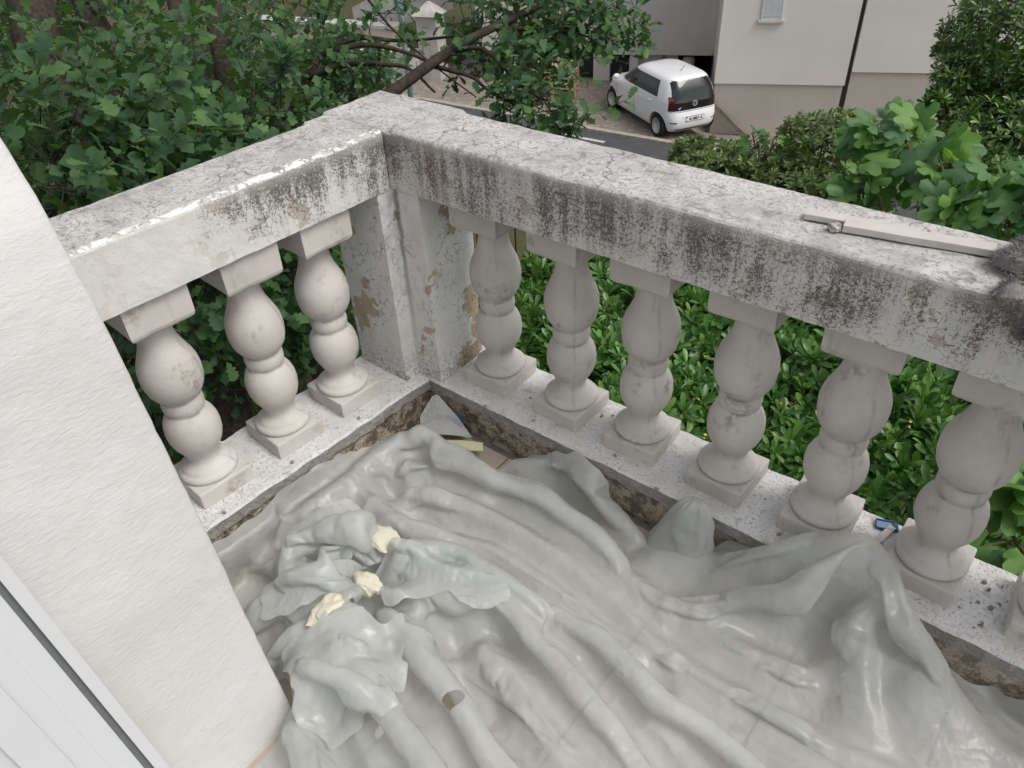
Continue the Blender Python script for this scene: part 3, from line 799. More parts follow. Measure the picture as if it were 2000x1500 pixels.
# slim blue-grey lamp post
lp = empty('lamp_post', tuple(at(800, 170, 19)[:2]) + (-6.0,))
tag(lp, 'slim blue-grey metal post standing in front of the concrete stairs', 'post')
m_post2 = plain('blue_grey_paint', (0.16, 0.21, 0.235), 0.5, 0.4)
tube('shaft', [(0, 0, -0.2), (0, 0, 2.0), (0, 0, 6.0)], [.075, .065, .05], m_post2, lp, 12)
lathe('base_collar', [(0, .12), (.25, .12), (.30, .085), (.34, .075)], m_post2, lp, 12)
# pallets
m_pal = plain('pallet_timber', (0.44, 0.335, 0.235), 0.85, 0.2, var=0.25, scale=9)
ctr = at(1085, 190, 22.0); pz = -6.0
pb0 = pb1 = pb2 = None
for k in range(7):
    pal = empty('pallet', (-12.0 + random.uniform(-.04, .04), 17.35 + random.uniform(-.04, .04), pz + k * 0.146), 0.35 + random.uniform(-.03, .03))
    pos = ['at the bottom of the stack', 'second from the ground in the stack', 'third from the ground in the stack', 'in the middle of the stack', 'third from the top of the stack', 'second from the top of the stack', 'on top of the stack'][k]
    tag(pal, 'pale wooden pallet %s beside the parked car' % pos, 'pallet', 'pallets stacked by the parking place')
    for j in range(7):
        if pb0 is None: pb0 = box('deck_board', (-.6, -.05, 0), (.6, .05, .02), m_pal, pal); o = pb0
        else: o = inst(pb0, pal)
        o.location = (0, -.35 + j * .117, .122)
    for j in range(3):
        for i in range(3):
            if pb1 is None: pb1 = box('block', (-.07, -.05, 0), (.07, .05, .098), m_pal, pal); o = pb1
            else: o = inst(pb1, pal)
            o.location = (-.53 + i * .53, -.35 + j * .35, .022)
        if pb2 is None: pb2 = box('skid', (-.6, -.05, 0), (.6, .05, .02), m_pal, pal); o = pb2
        else: o = inst(pb2, pal)
        o.location = (0, -.35 + j * .35, 0)
# rusty railing at the edge of the garden slope
rg = empty('metal_railing', (-2.6, 3.35, -2.35), 0.25)
tag(rg, 'rusty red metal railing with upright bars beyond the hedge', 'railing')
m_rust = plain('rusty_red_iron', (0.13, 0.045, 0.03), 0.7, 0.3, var=0.3)
tube('top_rail', [(-1.2, 0, 0.95), (1.5, 0, 0.95)], [.018, .018], m_rust, rg, 8)
tube('bottom_rail', [(-1.2, 0, 0.15), (1.5, 0, 0.15)], [.014, .014], m_rust, rg, 8)
br0 = None
for k in range(22):
    if br0 is None:
        V, F = tube_arrays([(0, 0, 0), (0, 0, 0.95)], [.009, .009], 6); br0 = new_obj('bar', V, F, m_rust, rg); o = br0
    else: o = inst(br0, rg)
    o.location = (-1.15 + k * 0.125, 0, 0)
for x in (-1.2, 1.5): tube('post', [(x, 0, -1.4), (x, 0, 1.0)], [.025, .025], m_rust, rg, 8)

# ================================================================== CAR
HEAD = math.atan2(0.49, -0.87)
car = empty('parked_car', (-8.72, 17.56, -6.0), HEAD)
tag(car, 'white small five-door hatchback with black rear window parked by the beige house', 'car')
# local frame: x forward, y left, origin under the middle of the wheelbase
def lerp(tab, t):
    return float(np.interp(t, [a for a, _ in tab], [b for _, b in tab]))
T_xf = [(.16, 1.60), (.22, 1.74), (.40, 1.81), (.60, 1.80), (.72, 1.74), (.80, 1.64), (.86, 1.48), (.90, 1.30), (.94, 1.10), (.97, 1.00), (1.05, .88), (1.20, .66), (1.35, .43), (1.42, .30), (1.46, .15), (1.485, -.05), (1.497, -.3), (1.502, -.5)]
T_xr = [(.16, -1.55), (.22, -1.68), (.35, -1.745), (.50, -1.755), (.62, -1.73), (.72, -1.70), (.90, -1.68), (1.05, -1.635), (1.20, -1.565), (1.33, -1.475), (1.40, -1.42), (1.44, -1.36), (1.47, -1.22), (1.49, -.98), (1.50, -.75), (1.502, -.55)]
T_hw = [(.16, .70), (.22, .765), (.32, .795), (.50, .815), (.65, .822), (.80, .815), (.92, .79), (1.00, .765), (1.15, .715), (1.30, .655), (1.38, .612), (1.43, .565), (1.46, .50), (1.482, .38), (1.495, .22), (1.502, .04)]
def half_w(x, z):
    """half width of the body at (x,z)"""
    xf, xr, h = lerp(T_xf, z), lerp(T_xr, z), lerp(T_hw, z)
    u = (x - (xf + xr) / 2) / ((xf - xr) / 2)
    u = min(0.9999, abs(u)); n = 5.5 if x < 0 else 4.2
    return h * (1 - u ** n) ** (1 / n)
def rear_x(y, z):
    xf, xr, h = lerp(T_xf, z), lerp(T_xr, z), lerp(T_hw, z)
    n = 5.5; u = min(0.9999, abs(y) / h)
    return (xf + xr) / 2 - ((xf - xr) / 2) * (1 - u ** n) ** (1 / n)
zs = [.16, .19, .22, .28, .35, .42, .5, .56, .62, .68, .72, .76, .8, .83, .86, .88, .9, .92, .94, .955, .97, 1.0, 1.05, 1.1, 1.15, 1.2, 1.25, 1.3, 1.35, 1.38, 1.4, 1.42, 1.44, 1.455, 1.47, 1.482, 1.49, 1.497, 1.502]
V = []; F = []; NS = 72
for z in zs:
    xf, xr, h = lerp(T_xf, z), lerp(T_xr, z), lerp(T_hw, z)
    cx, a = (xf + xr) / 2, (xf - xr) / 2
    for k in range(NS):
        t = 2 * pi * k / NS
        n = 5.5 if cos(t) < 0 else 4.2
        V.append((cx + a * math.copysign(abs(cos(t)) ** (2 / n), cos(t)), h * math.copysign(abs(sin(t)) ** (2 / n), sin(t)), z))
for i in range(len(zs) - 1):
    for k in range(NS): F.append((i * NS + k, i * NS + (k + 1) % NS, (i + 1) * NS + (k + 1) % NS, (i + 1) * NS + k))
n0 = len(V)
F.append(tuple(range(NS))[::-1]); F.append(tuple(range(n0 - NS, n0)))
b_ = NB('white_car_paint'); m_car = b_.done(b_.bsdf((0.78, 0.785, 0.80), 0.28, 0.5, None, 0.0, Coat_Weight=0.6, Coat_Roughness=0.05))
b_ = NB('tinted_glass'); m_glass = b_.done(b_.bsdf((0.008, 0.011, 0.012), 0.03, 0.5))
b_ = NB('black_gloss'); m_gloss = b_.done(b_.bsdf((0.012, 0.012, 0.014), 0.08, 0.6))
b_ = NB('tail_lamp_red'); m_tail = b_.done(b_.bsdf((0.055, 0.008, 0.008), 0.12, 0.6))
b_ = NB('lamp_amber'); m_amber = b_.done(b_.bsdf((0.22, 0.06, 0.015), 0.15, 0.6))
b_ = NB('alloy_silver'); m_alloy = b_.done(b_.bsdf((0.55, 0.55, 0.56), 0.35, 0.5, None, 0.1))
m_tyre = plain('tyre_rubber', (0.022, 0.022, 0.023), 0.85, 0.2, var=0.15)
m_trim = plain('black_trim', (0.025, 0.025, 0.027), 0.6, 0.3)
body = new_obj('body', V, F, m_car, None, smooth=True)
cuts = []
for wx in (1.205, -1.205):
    bm = bmesh.new(); bmesh.ops.create_cone(bm, cap_ends=True, segments=40, radius1=.335, radius2=.335, depth=2.2)
    bmesh.ops.rotate(bm, cent=(0, 0, 0), matrix=Matrix.Rotation(pi / 2, 3, 'X'), verts=bm.verts)
    bmesh.ops.translate(bm, vec=(wx, 0, .30), verts=bm.verts)
    me = bpy.data.meshes.new('cut'); bm.to_mesh(me); bm.free()
    c = bpy.data.objects.new('cut', me); COL.objects.link(c); cuts.append(c)
    md = body.modifiers.new('arch', 'BOOLEAN'); md.operation = 'DIFFERENCE'; md.object = c; md.solver = 'EXACT'
bpy.context.view_layer.update()
dg = bpy.context.evaluated_depsgraph_get()
me2 = bpy.data.meshes.new_from_object(body.evaluated_get(dg))
body.modifiers.clear(); body.data = me2; body.parent = car
for c in cuts: bpy.data.objects.remove(c)
for p_ in body.data.polygons: p_.use_smooth = True
try: body.data.set_sharp_from_angle(angle=radians(40))
except Exception: pass
# dark wheel wells
box('underbody', (-1.5, -.62, .17), (1.55, .62, .62), m_trim, car)
def side_panel(name, poly, mat, parent, off=.004, sgn=1, nx=14, nz=6):
    """patch on the flank: poly is (x_at_bottom0, x_at_bottom1, z0, x_at_top0, x_at_top1, z1)"""
    xa, xb, z0, xc, xd, z1 = poly; V = []; F = []
    for j in range(nz + 1):
        z = z0 + (z1 - z0) * j / nz
        l = xa + (xc - xa) * j / nz; r_ = xb + (xd - xb) * j / nz
        for i in range(nx + 1):
            x = l + (r_ - l) * i / nx
            V.append((x, sgn * (half_w(x, z) + off), z))
    for j in range(nz):
        for i in range(nx):
            q = (j * (nx + 1) + i, j * (nx + 1) + i + 1, (j + 1) * (nx + 1) + i + 1, (j + 1) * (nx + 1) + i)
            F.append(q if sgn < 0 else q[::-1])
    return new_obj(name, V, F, mat, parent, smooth=True)
def rear_panel(name, ya, yb, z0, yc, yd, z1, mat, parent, off=.004, ny=16, nz=8):
    V = []; F = []
    for j in range(nz + 1):
        z = z0 + (z1 - z0) * j / nz
        l = ya + (yc - ya) * j / nz; r_ = yb + (yd - yb) * j / nz
        for i in range(ny + 1):
            y = l + (r_ - l) * i / ny
            V.append((rear_x(y, z) - off, y, z))
    for j in range(nz):
        for i in range(ny):
            F.append((j * (ny + 1) + i, j * (ny + 1) + i + 1, (j + 1) * (ny + 1) + i + 1, (j + 1) * (ny + 1) + i)[::-1])
    return new_obj(name, V, F, mat, parent, smooth=True)
for s in (1, -1):
    side_panel('front_side_window', (-.02, .90, .985, .02, .45, 1.34), m_glass, car, sgn=s)
    side_panel('rear_side_window', (-1.12, -.06, .985, -1.02, -.02, 1.345), m_glass, car, sgn=s)
    side_panel('window_pillar', (-.06, -.02, .985, -.02, .02, 1.345), m_gloss, car, .005, s, 2, 6)
    for xx in (.93, -.06):
        side_panel('door_seam', (xx, xx + .012, .30, xx, xx + .012, .975), m_trim, car, .002, s, 1, 8)
    side_panel('sill_trim', (-.85, .85, .175, -.85, .85, .225), m_trim, car, .003, s, 10, 2)
    for xx in (.02, -.93):
        V, F = tube_arrays([(xx, s * (half_w(xx, .85) + .004), .85), (xx + .03, s * (half_w(xx, .85) + .03), .852), (xx + .17, s * (half_w(xx, .85) + .03), .852), (xx + .2, s * (half_w(xx, .85) + .004), .85)], [.013, .016, .016, .013], 8)
        new_obj('door_handle', V, F, m_car, car, smooth=True)
    mr = lump('wing_mirror', (.78, s * .90, 1.03), (.07, .10, .075), m_car, car, seed=3, rough=0.05)
    side_panel('headlight', (1.38, 1.66, .66, 1.28, 1.52, .80), m_glass, car, .005, s, 6, 3)
# windscreen
V = []; F = []
for j in range(9):
    z = .985 + j * .05
    for i in range(13):
        yy = (-1 + 2 * i / 12) * (lerp(T_hw, z) * .90)
        xf, xr, h = lerp(T_xf, z), lerp(T_xr, z), lerp(T_hw, z); u = abs(yy) / h
        V.append(((xf + xr) / 2 + (xf - xr) / 2 * (1 - u ** 4.2) ** (1 / 4.2) + .004, yy, z))
for j in range(8):
    for i in range(12): F.append((j * 13 + i, j * 13 + i + 1, (j + 1) * 13 + i + 1, (j + 1) * 13 + i))
new_obj('windscreen', V, F, m_glass, car, smooth=True)
hatch = rear_panel('tailgate_glass', -.66, .66, .735, -.555, .555, 1.395, m_gloss, car, .005, 24, 12)
rear_panel('window_glass', -.60, .60, .98, -.53, .53, 1.37, m_glass, hatch, .009, 20, 8)
for s in (1, -1):
    a, c = (.56, .70) if s > 0 else (-.70, -.56)
    tl_ = rear_panel('tail_light', a, c, .735, (.545 if s > 0 else -.665), (.665 if s > 0 else -.545), 1.06, m_tail, car, .011, 5, 6)
    rear_panel('indicator_lens', a + .02, c - .02, .965, a + .02, c - .03, 1.03, m_amber, tl_, .015, 3, 2)
    rear_panel('reflector', (.50 if s > 0 else -.66), (.66 if s > 0 else -.50), .43, (.50 if s > 0 else -.66), (.66 if s > 0 else -.50), .458, m_tail, car, .006, 4, 1)
rear_panel('bumper_recess_shade', -.42, .42, .42, -.36, .36, .585, plain('bumper_shade_paint', (0.70, 0.705, 0.72), 0.4, var=0.02), car, .003, 10, 3)  # recess shade put into a slightly darker copy of the body paint
rear_panel('lower_bumper_trim', -.66, .66, .165, -.58, .58, .275, m_trim, car, .005, 12, 3)
for z in (.70,):
    rear_panel('tailgate_seam', -.64, .64, z, -.64, .64, z + .010, m_trim, car, .002, 16, 1)
# number plate
plate = rear_panel('number_plate', -.26, .26, .455, -.26, .26, .565, plain('plate_white', (0.70, 0.71, 0.72), 0.4, var=0.02), car, .012, 6, 2)
rear_panel('plate_border', -.27, .27, .445, -.27, .27, .575, m_trim, plate, .009, 6, 2)
rear_panel('plate_band', .215, .262, .455, .215, .262, .565, plain('plate_blue', (0.02, 0.06, 0.30), 0.4, var=0.02), plate, .014, 1, 1)
def text_mesh(name, s, size, mat, parent, loc, rot):
    cu = bpy.data.curves.new(name, 'FONT'); cu.body = s; cu.size = size; cu.align_x = 'CENTER'; cu.align_y = 'CENTER'; cu.extrude = 0.001; cu.offset = 0.002
    t = bpy.data.objects.new(name, cu); COL.objects.link(t)
    bpy.context.view_layer.update()
    me = bpy.data.meshes.new_from_object(t.evaluated_get(bpy.context.evaluated_depsgraph_get()))
    bpy.data.objects.remove(t)
    o = bpy.data.objects.new(name, me); COL.objects.link(o); o.parent = parent
    me.materials.clear(); me.materials.append(mat); o.location = loc; o.rotation_euler = rot
    return o
text_mesh('plate_lettering', 'RI 8857 A', .095, m_trim, plate, (rear_x(0, .51) - .016, -.02, .51), (radians(90), 0, radians(-90)))
text_mesh('model_lettering', 'up!', .07, m_alloy, hatch, (rear_x(.44, .80) - .012, .44, .80), (radians(90 - 4), 0, radians(-90)))
# round emblem: ring with V above W
em = lathe('emblem', [(0, .068), (.006, .070), (.008, .064), (.006, .058), (0, .058)], m_alloy, car, seg=32, cap=False)
em.rotation_euler = (0, radians(-86), 0); ex = rear_x(0, .87) - .008; em.location = (ex, 0, .87)
def stroke(pts):
    V, F = tube_arrays([(ex - .007, y, z) for y, z in pts], [.006] * len(pts), 6); return new_obj('emblem_stroke', V, F, m_alloy, car)
stroke([(.026, .925), (.0, .880), (-.026, .925)])
stroke([(.052, .905), (.024, .823), (.0, .865), (-.024, .823), (-.052, .905)])
# aerial
tube('aerial', [(-.98, 0.05, 1.485), (-1.16, 0.05, 1.66)], [.010, .005], m_trim, car, 8)
# wheels
def make_wheel(x, s):
    w = empty('wheel'); w.parent = car; w.location = (x, s * .715, .285)
    if s < 0: w.rotation_euler = (0, 0, pi)
    return w
ty0 = None
for x in (1.205, -1.205):
    for s in (1, -1):
        w = make_wheel(x, s)
        if ty0 is None:
            ty0 = lathe('tyre', [(-.085, .20), (-.085, .265), (-.07, .284), (.06, .284), (.08, .268), (.085, .245), (.083, .205), (.075, .198)], m_tyre, w, seg=40, cap=False)
            rm0 = lathe('rim', [(.074, .20), (.080, .196), (.068, .185), (.060, .05), (.074, .045), (.076, .0)], m_alloy, w, seg=40)
            sl = []
            for k in range(9):
                a = 2 * pi * k / 9
                V, F = tube_arrays([(cos(a) * .085, sin(a) * .085, .0625), (cos(a) * .165, sin(a) * .165, .0655)], [.007, .014], 6)
                sl.append(new_obj('rim_slot', V, F, m_trim, w))
            hubs = [ty0, rm0] + sl
            first = True
        else:
            hubs_now = [inst(h, w) for h in hubs]; first = False
        for h in (hubs if first else hubs_now): h.rotation_euler = (-pi / 2, 0, 0)

# ================================================================== PLANTS
def leaf_template(ts, ws, fold=0.25, curl=0.25, wave=0.0):
    """blade along +Y, length 1; two rows of quads either side of the midrib"""
    V = []; F = []
    for t, w in zip(ts, ws):
        zc = -curl * t * t
        k = wave * sin(t * 19)
        V += [(-w, t + 0.10 * w, zc + fold * w + k * w), (0, t, zc), (w, t + 0.10 * w, zc + fold * w - k * w)]
    for i in range(len(ts) - 1):
        a = 3 * i
        F += [(a, a + 1, a + 4, a + 3), (a + 1, a + 2, a + 5, a + 4)]
    return np.array(V, float), F
OAK = leaf_template([0, .10, .18, .25, .30, .40, .47, .53, .64, .71, .82, .92, 1.0], [.015, .05, .17, .17, .09, .27, .26, .16, .34, .23, .29, .21, .07], .22, .20, .10)
OAK_LOW = leaf_template([0, .2, .29, .44, .53, .72, .84, 1.0], [.02, .19, .10, .31, .18, .35, .19, .05], .22, .18)
PIT = leaf_template([0, .25, .55, .80, .94, 1.0], [.018, .06, .125, .145, .09, .02], .30, .16)
LAN = leaf_template([0, .25, .55, .8, 1.0], [.02, .13, .19, .12, .01], .30, .2)
def fig_template():
    # palmate blade with five blunt lobes around the stalk joint
    V = [(0, 0, 0)]; F = []; n = 23
    for i in range(n):
        a = radians(-155 + 310 * i / (n - 1)); d_ = math.degrees(a)
        r_ = .40 + .50 * math.exp(-(d_ / 21) ** 4) + .30 * math.exp(-((abs(d_) - 55) / 20) ** 4) + .12 * math.exp(-((abs(d_) - 108) / 22) ** 4)
        x, y = sin(a) * r_, cos(a) * r_
        V.append((x, y, -0.26 * r_ * r_ + 0.05 * cos(5 * a)))
        V.append((x * .62, y * .62, 0.03 * cos(3 * a) - 0.06 * r_))
    for i in range(n - 1):
        o0, m0, o1, m1 = 1 + 2 * i, 2 + 2 * i, 3 + 2 * i, 4 + 2 * i
        F += [(0, m1, m0), (m0, m1, o1, o0)]
    return np.array(V, float), F
FIG = fig_template()

def norm(a): return a / np.maximum(np.linalg.norm(a, axis=-1, keepdims=True), 1e-9)
def frames(pos, d, nrm, scale):
    """leaf transforms: y axis d, z axis as near nrm as possible"""
    y = norm(d); x = norm(np.cross(y, nrm)); z = np.cross(x, y)
    T = np.zeros((len(pos), 4, 4)); T[:, :3, 0] = x * scale[:, None]; T[:, :3, 1] = y * scale[:, None]; T[:, :3, 2] = z * scale[:, None]
    T[:, :3, 3] = pos; T[:, 3, 3] = 1
    return T
def bulk(name, tmpl, T, mat, parent):
    V0, F0 = tmpl; n = len(T); nv = len(V0)
    if n == 0: return None
    V = np.einsum('nij,vj->nvi', T[:, :3, :3], V0) + T[:, None, :3, 3]
    me = bpy.data.meshes.new(name)
    me.vertices.add(n * nv); me.vertices.foreach_set('co', V.reshape(-1).astype(np.float32))
    tot = np.array([len(f) for f in F0]); flat = np.concatenate([np.array(f) for f in F0])
    li = (flat[None, :] + (np.arange(n) * nv)[:, None]).reshape(-1)
    me.loops.add(len(li)); me.loops.foreach_set('vertex_index', li.astype(np.int32))
    tt = np.tile(tot, n); st_ = np.concatenate([[0], np.cumsum(tt)[:-1]])
    me.polygons.add(len(tt)); me.polygons.foreach_set('loop_start', st_.astype(np.int32)); me.polygons.foreach_set('loop_total', tt.astype(np.int32))
    me.update(calc_edges=True)
    at_ = me.attributes.new('rnd', 'FLOAT', 'POINT')
    at_.data.foreach_set('value', np.repeat(rng.random(n), nv).astype(np.float32))
    me.polygons.foreach_set('use_smooth', np.ones(len(tt), bool))
    me.materials.append(mat); me.validate()
    o = bpy.data.objects.new(name, me); COL.objects.link(o); o.parent = parent
    return o
def pick_front(T, n, cell=9.0):
    """indices of up to n leaves that show: in frame, foremost in their bit of the picture"""
    px, py, z = project(T[:, :3, 3])
    ok = np.where((px > -20) & (px < 2020) & (py > -20) & (py < 1500) & (z > 0.3))[0]
    ok = ok[np.argsort(z[ok])]
    seen = set(); out = []
    for i in ok:
        k = (int(px[i] // cell), int(py[i] // cell))
        near = [(k[0] + a, k[1] + b) for a in (-1, 0, 1) for b in (-1, 0, 1)]
        if any(q in seen for q in near): continue
        seen.add(k); out.append(i)
        if len(out) >= n: break
    return np.array(out, int)
def foliage(root, tmpl, T, mat, nparts=300, low=None, cell=9.0, leafname='leaf'):
    """foremost leaves as single parts, the rest as one mass; root sits at its own location without rotation"""
    loc = np.array(root.location); T = T.copy(); T[:, :3, 3] -= loc
    Tw = T.copy(); Tw[:, :3, 3] += loc
    idx = pick_front(Tw, nparts, cell)
    V0, F0 = tmpl
    src = None
    for i in idx:
        if src is None:
            src = new_obj(leafname, V0, F0, mat, root, smooth=True)
            src.matrix_basis = Matrix([list(map(float, r)) for r in T[i]])
        else: inst(src, root, Matrix([list(map(float, r)) for r in T[i]]))
    keep = np.ones(len(T), bool); keep[idx] = False
    o = bulk('foliage', low or tmpl, T[keep], mat, root)
    if o: kind(o, 'stuff')
def rand_dirs(n):
    return norm(rng.normal(size=(n, 3)))
def sprays(P, D, L, K, size, spread=0.9, up=0.35):
    """twigs from points P along D with K leaves each; returns leaf transforms and twig segments"""
    n = len(P); D = norm(D)
    s = (0.15 + 0.85 * (np.arange(K) + rng.random((n, K))) / K)
    a = rng.random((n, 1)) * 6.28 + np.arange(K)[None, :] * 2.4
    ref = norm(np.cross(D, rand_dirs(n))); ref2 = np.cross(D, ref)
    rad = ref[:, None, :] * np.cos(a)[..., None] + ref2[:, None, :] * np.sin(a)[..., None]
    pos = P[:, None, :] + D[:, None, :] * (s * L[:, None])[..., None]
    d = D[:, None, :] * (0.35 + 0.7 * s[..., None] ** 3) + rad * spread + np.array([0, 0, 0.1])
    nrm = np.array([0, 0, 1.0]) * 1.0 + D[:, None, :] * 0.5 + rng.normal(size=(n, K, 3)) * up
    sc = size * rng.uniform(0.65, 1.2, (n, K)) * (1.1 - 0.25 * np.abs(s - 0.6))
    return frames(pos.reshape(-1, 3), d.reshape(-1, 3), nrm.reshape(-1, 3), sc.reshape(-1))
def twig_mesh(name, A, B, r0, mat, parent):
    """many thin three-sided twigs in one mass"""
    loc = np.array(parent.location)
    A = A - loc; B = B - loc; d = norm(B - A); x = norm(np.cross(d, rand_dirs(len(d)))); y = np.cross(d, x)
    V = []; F = []
    for i in range(len(A)):
        k = len(V)
        for j in range(3):
            o_ = x[i] * cos(j * 2.094) + y[i] * sin(j * 2.094)
            V.append(A[i] + o_ * r0); V.append(B[i] + o_ * r0 * .35)
        for j in range(3): F.append((k + 2 * j, k + 2 * ((j + 1) % 3), k + 2 * ((j + 1) % 3) + 1, k + 2 * j + 1))
    return kind(new_obj(name, V, F, mat, parent), 'stuff')
def ell(c, r, n, shell=0.0):
    """points inside an ellipsoid, pushed outwards by shell"""
    u = rand_dirs(n) * (rng.random((n, 1)) ** (1 / 3.0)) ** (1 - shell)
    return np.array(c) + u * np.array(r), u
def local(pts, root): return [tuple(np.array(p) - np.array(root.location)) for p in pts]

# ---- oaks left of the balcony
def oak(label, base, limbs, lobes, nlen=0.30, K=9, size=0.078, nparts=300, group='downy oaks beyond the left balustrade', cell=9.0):
    root = empty('oak_tree', tuple(base)); tag(root, label, 'tree', group)
    for i, (pts, r0, r1) in enumerate(limbs):
        sp = spline(pts, max(8, 5 * len(pts))); n = len(sp)
        rr = [r0 + (r1 - r0) * (k / (n - 1)) ** 0.8 for k in range(n)]
        sp = [p + 0.25 * r0 * np.array([noise.noise(Vector(p * 3)), noise.noise(Vector(p * 3 + 9)), 0]) for p in sp]
        tube('trunk' if i == 0 else 'branch', local(sp, root), rr, M['bark'], root, 10 if r0 > .04 else 7, 0.12)
    P = []; D = []
    for c, r_, n in lobes:
        p, u = ell(c, r_, n, 0.25); P.append(p)
        D.append(u * 0.9 + rng.normal(size=(n, 3)) * 0.55 + np.array([0.10, -0.15, -0.05]))
    P = np.concatenate(P); D = norm(np.concatenate(D)); L = rng.uniform(0.7, 1.3, len(P)) * nlen
    P = P[(P[:, 1] > -0.72) | (P[:, 0] < -0.3)] if False else P
    ok = ~((P[:, 0] > -0.55) & (P[:, 1] < 0.55) & (P[:, 2] < 1.2))      # keep clear of the balcony
    P, D, L = P[ok], D[ok], L[ok]
    T = sprays(P, D, L, K, size)
    tw = twig_mesh('twigs', P - D * 0.10, P + D * (L * 0.95)[:, None], 0.0035, M['bark'], root)
    foliage(root, OAK, T, M['oak'], nparts, OAK_LOW, cell)
    return root
A_ = lambda x, y, d: at(x, y, d)
g0 = lambda p: (p[0], p[1], ground_z(p[0], p[1]) - 0.1)
# the near oak, thick brown trunk
b1 = g0(A_(150, 700, 5.2))
oak('near oak with thick brown trunk beside the house wall', b1,
    [([b1, A_(150, 330, 5.1), A_(112, 210, 5.0), A_(75, 90, 5.0), A_(40, -80, 5.0)], .17, .14),
     ([A_(95, 240, 5.0), A_(160, 330, 4.3), A_(235, 400, 3.6)], .035, .012),
     ([A_(80, 200, 5.0), A_(250, 280, 4.2), A_(400, 300, 3.8)], .04, .012)],
    [(A_(60, 350, 3.5), (.38, .42, .30), 44), (A_(230, 300, 3.9), (.55, .5, .42), 95), (A_(240, 140, 4.7), (.26, .4, .36), 26),
     (A_(440, 270, 4.2), (.45, .45, .38), 90), (A_(200, 400, 3.3), (.30, .30, .22), 30), (A_(10, 190, 4.3), (.14, .2, .2), 12), (A_(260, -620, 6.0), (2.4, 2.0, .9), 170), (A_(-200, -350, 5.5), (1.6, 1.6, 1.2), 110)], nlen=.33, K=9, size=.108)  # last two lobes: unseen overhead crown, added to shade the oaks below
# the dark oak seen down between the balusters
b2 = g0(A_(450, 900, 5.6))
oak('dark-stemmed oak rising from the grass behind the left balusters', b2,
    [([b2, A_(432, 760, 5.6), A_(400, 600, 5.7), A_(300, 330, 5.8), A_(185, 50, 6.0), A_(140, -100, 6)], .17, .09),
     ([A_(400, 600, 5.7), A_(480, 560, 5.2), A_(560, 500, 5)], .05, .015)],
    [(A_(190, 190, 6.2), (.7, .7, .6), 90), (A_(420, 230, 7.0), (.8, .8, .5), 110), (A_(500, 500, 5.0), (.55, .55, .35), 90), (A_(590, 560, 5.2), (.45, .5, .45), 80), (A_(330, 620, 4.2), (.3, .35, .3), 50), (A_(300, 760, 5.5), (.5, .5, .5), 70), (A_(590, 330, 6), (.6, .6, .5), 130)],
    size=.10, nparts=260)
# twin-stemmed oak further back
b3 = g0(A_(560, 420, 5.8))
oak('twin-stemmed oak standing in the shade between the other oaks', b3,
    [([b3, A_(470, 230, 5.7), A_(436, 100, 5.6), A_(425, 20, 5.6), A_(415, -90, 5.6)], .10, .075),
     ([A_(470, 230, 5.7), A_(385, 110, 5.6), A_(350, 20, 5.6), A_(330, -80, 5.6)], .085, .065)],
    [(A_(250, 60, 8.8), (1.5, 1.2, 1.1), 260), (A_(520, 90, 7.6), (.65, .8, .5), 100), (A_(40, 90, 8.8), (1.5, 1.4, 1.3), 240), (A_(620, 210, 7), (.6, .7, .45), 130), (A_(480, 330, 7.5), (.9, .9, .7), 160)],
    size=.105, nparts=200)
# the sprawling oak whose bare limbs cross above the corner
b4 = g0(A_(700, 520, 5.2))
oak('sprawling oak with bare dark limbs crossing above the balustrade corner', b4,
    [([b4, A_(690, 330, 4.9), A_(735, 215, 4.6), A_(800, 155, 4.6), A_(890, 92, 4.7), A_(1000, 35, 4.8), A_(1120, -20, 5.0)], .055, .020),
     ([A_(690, 330, 4.9), A_(560, 230, 5.0), A_(600, 150, 5.0), A_(640, 100, 5.0), A_(700, 75, 5.0), A_(790, 80, 5.1), A_(900, 70, 5.2)], .038, .008),
     ([A_(600, 150, 5.0), A_(680, 125, 4.9), A_(750, 126, 4.8), A_(800, 135, 4.8), A_(850, 180, 4.7)], .028, .007),
     ([A_(640, 100, 5.0), A_(720, 88, 4.95), A_(800, 105, 4.9), A_(880, 140, 4.8), A_(960, 150, 4.7)], .022, .006),
     ([A_(880, 100, 4.7), A_(940, 95, 4.6), A_(980, 130, 4.6), A_(1060, 200, 4.5)], .020, .005),
     ([A_(850, 130, 4.7), A_(920, 150, 4.6), A_(960, 180, 4.6), A_(1080, 240, 4.4)], .016, .005),
     ([A_(960, 55, 4.75), A_(1100, 60, 4.9), A_(1200, 90, 5.0)], .014, .005),
     ([A_(720, 0, 5.0), A_(770, 60, 4.9), A_(850, 130, 4.9), A_(930, 190, 4.8)], .010, .004)],
    [(A_(620, 195, 5.0), (.30, .35, .20), 70), (A_(1110, 25, 5.0), (.36, .35, .15), 95), (A_(1000, 25, 5.1), (.30, .4, .16), 48), (A_(1190, 55, 5.0), (.11, .13, .06), 18), (A_(1050, 200, 4.5), (.15, .18, .12), 32), (A_(1050, 115, 4.8), (.19, .2, .10), 26), (A_(1110, 235, 4.4), (.09, .1, .06), 10),
     (A_(700, 40, 5.2), (.35, .35, .15), 22), (A_(560, 60, 5.4), (.22, .3, .25), 34), (A_(930, 120, 4.8), (.3, .2, .10), 12), (A_(690, 165, 5.2), (.2, .2, .07), 16)],
    nlen=0.24, K=8, size=0.075, nparts=300, cell=8)

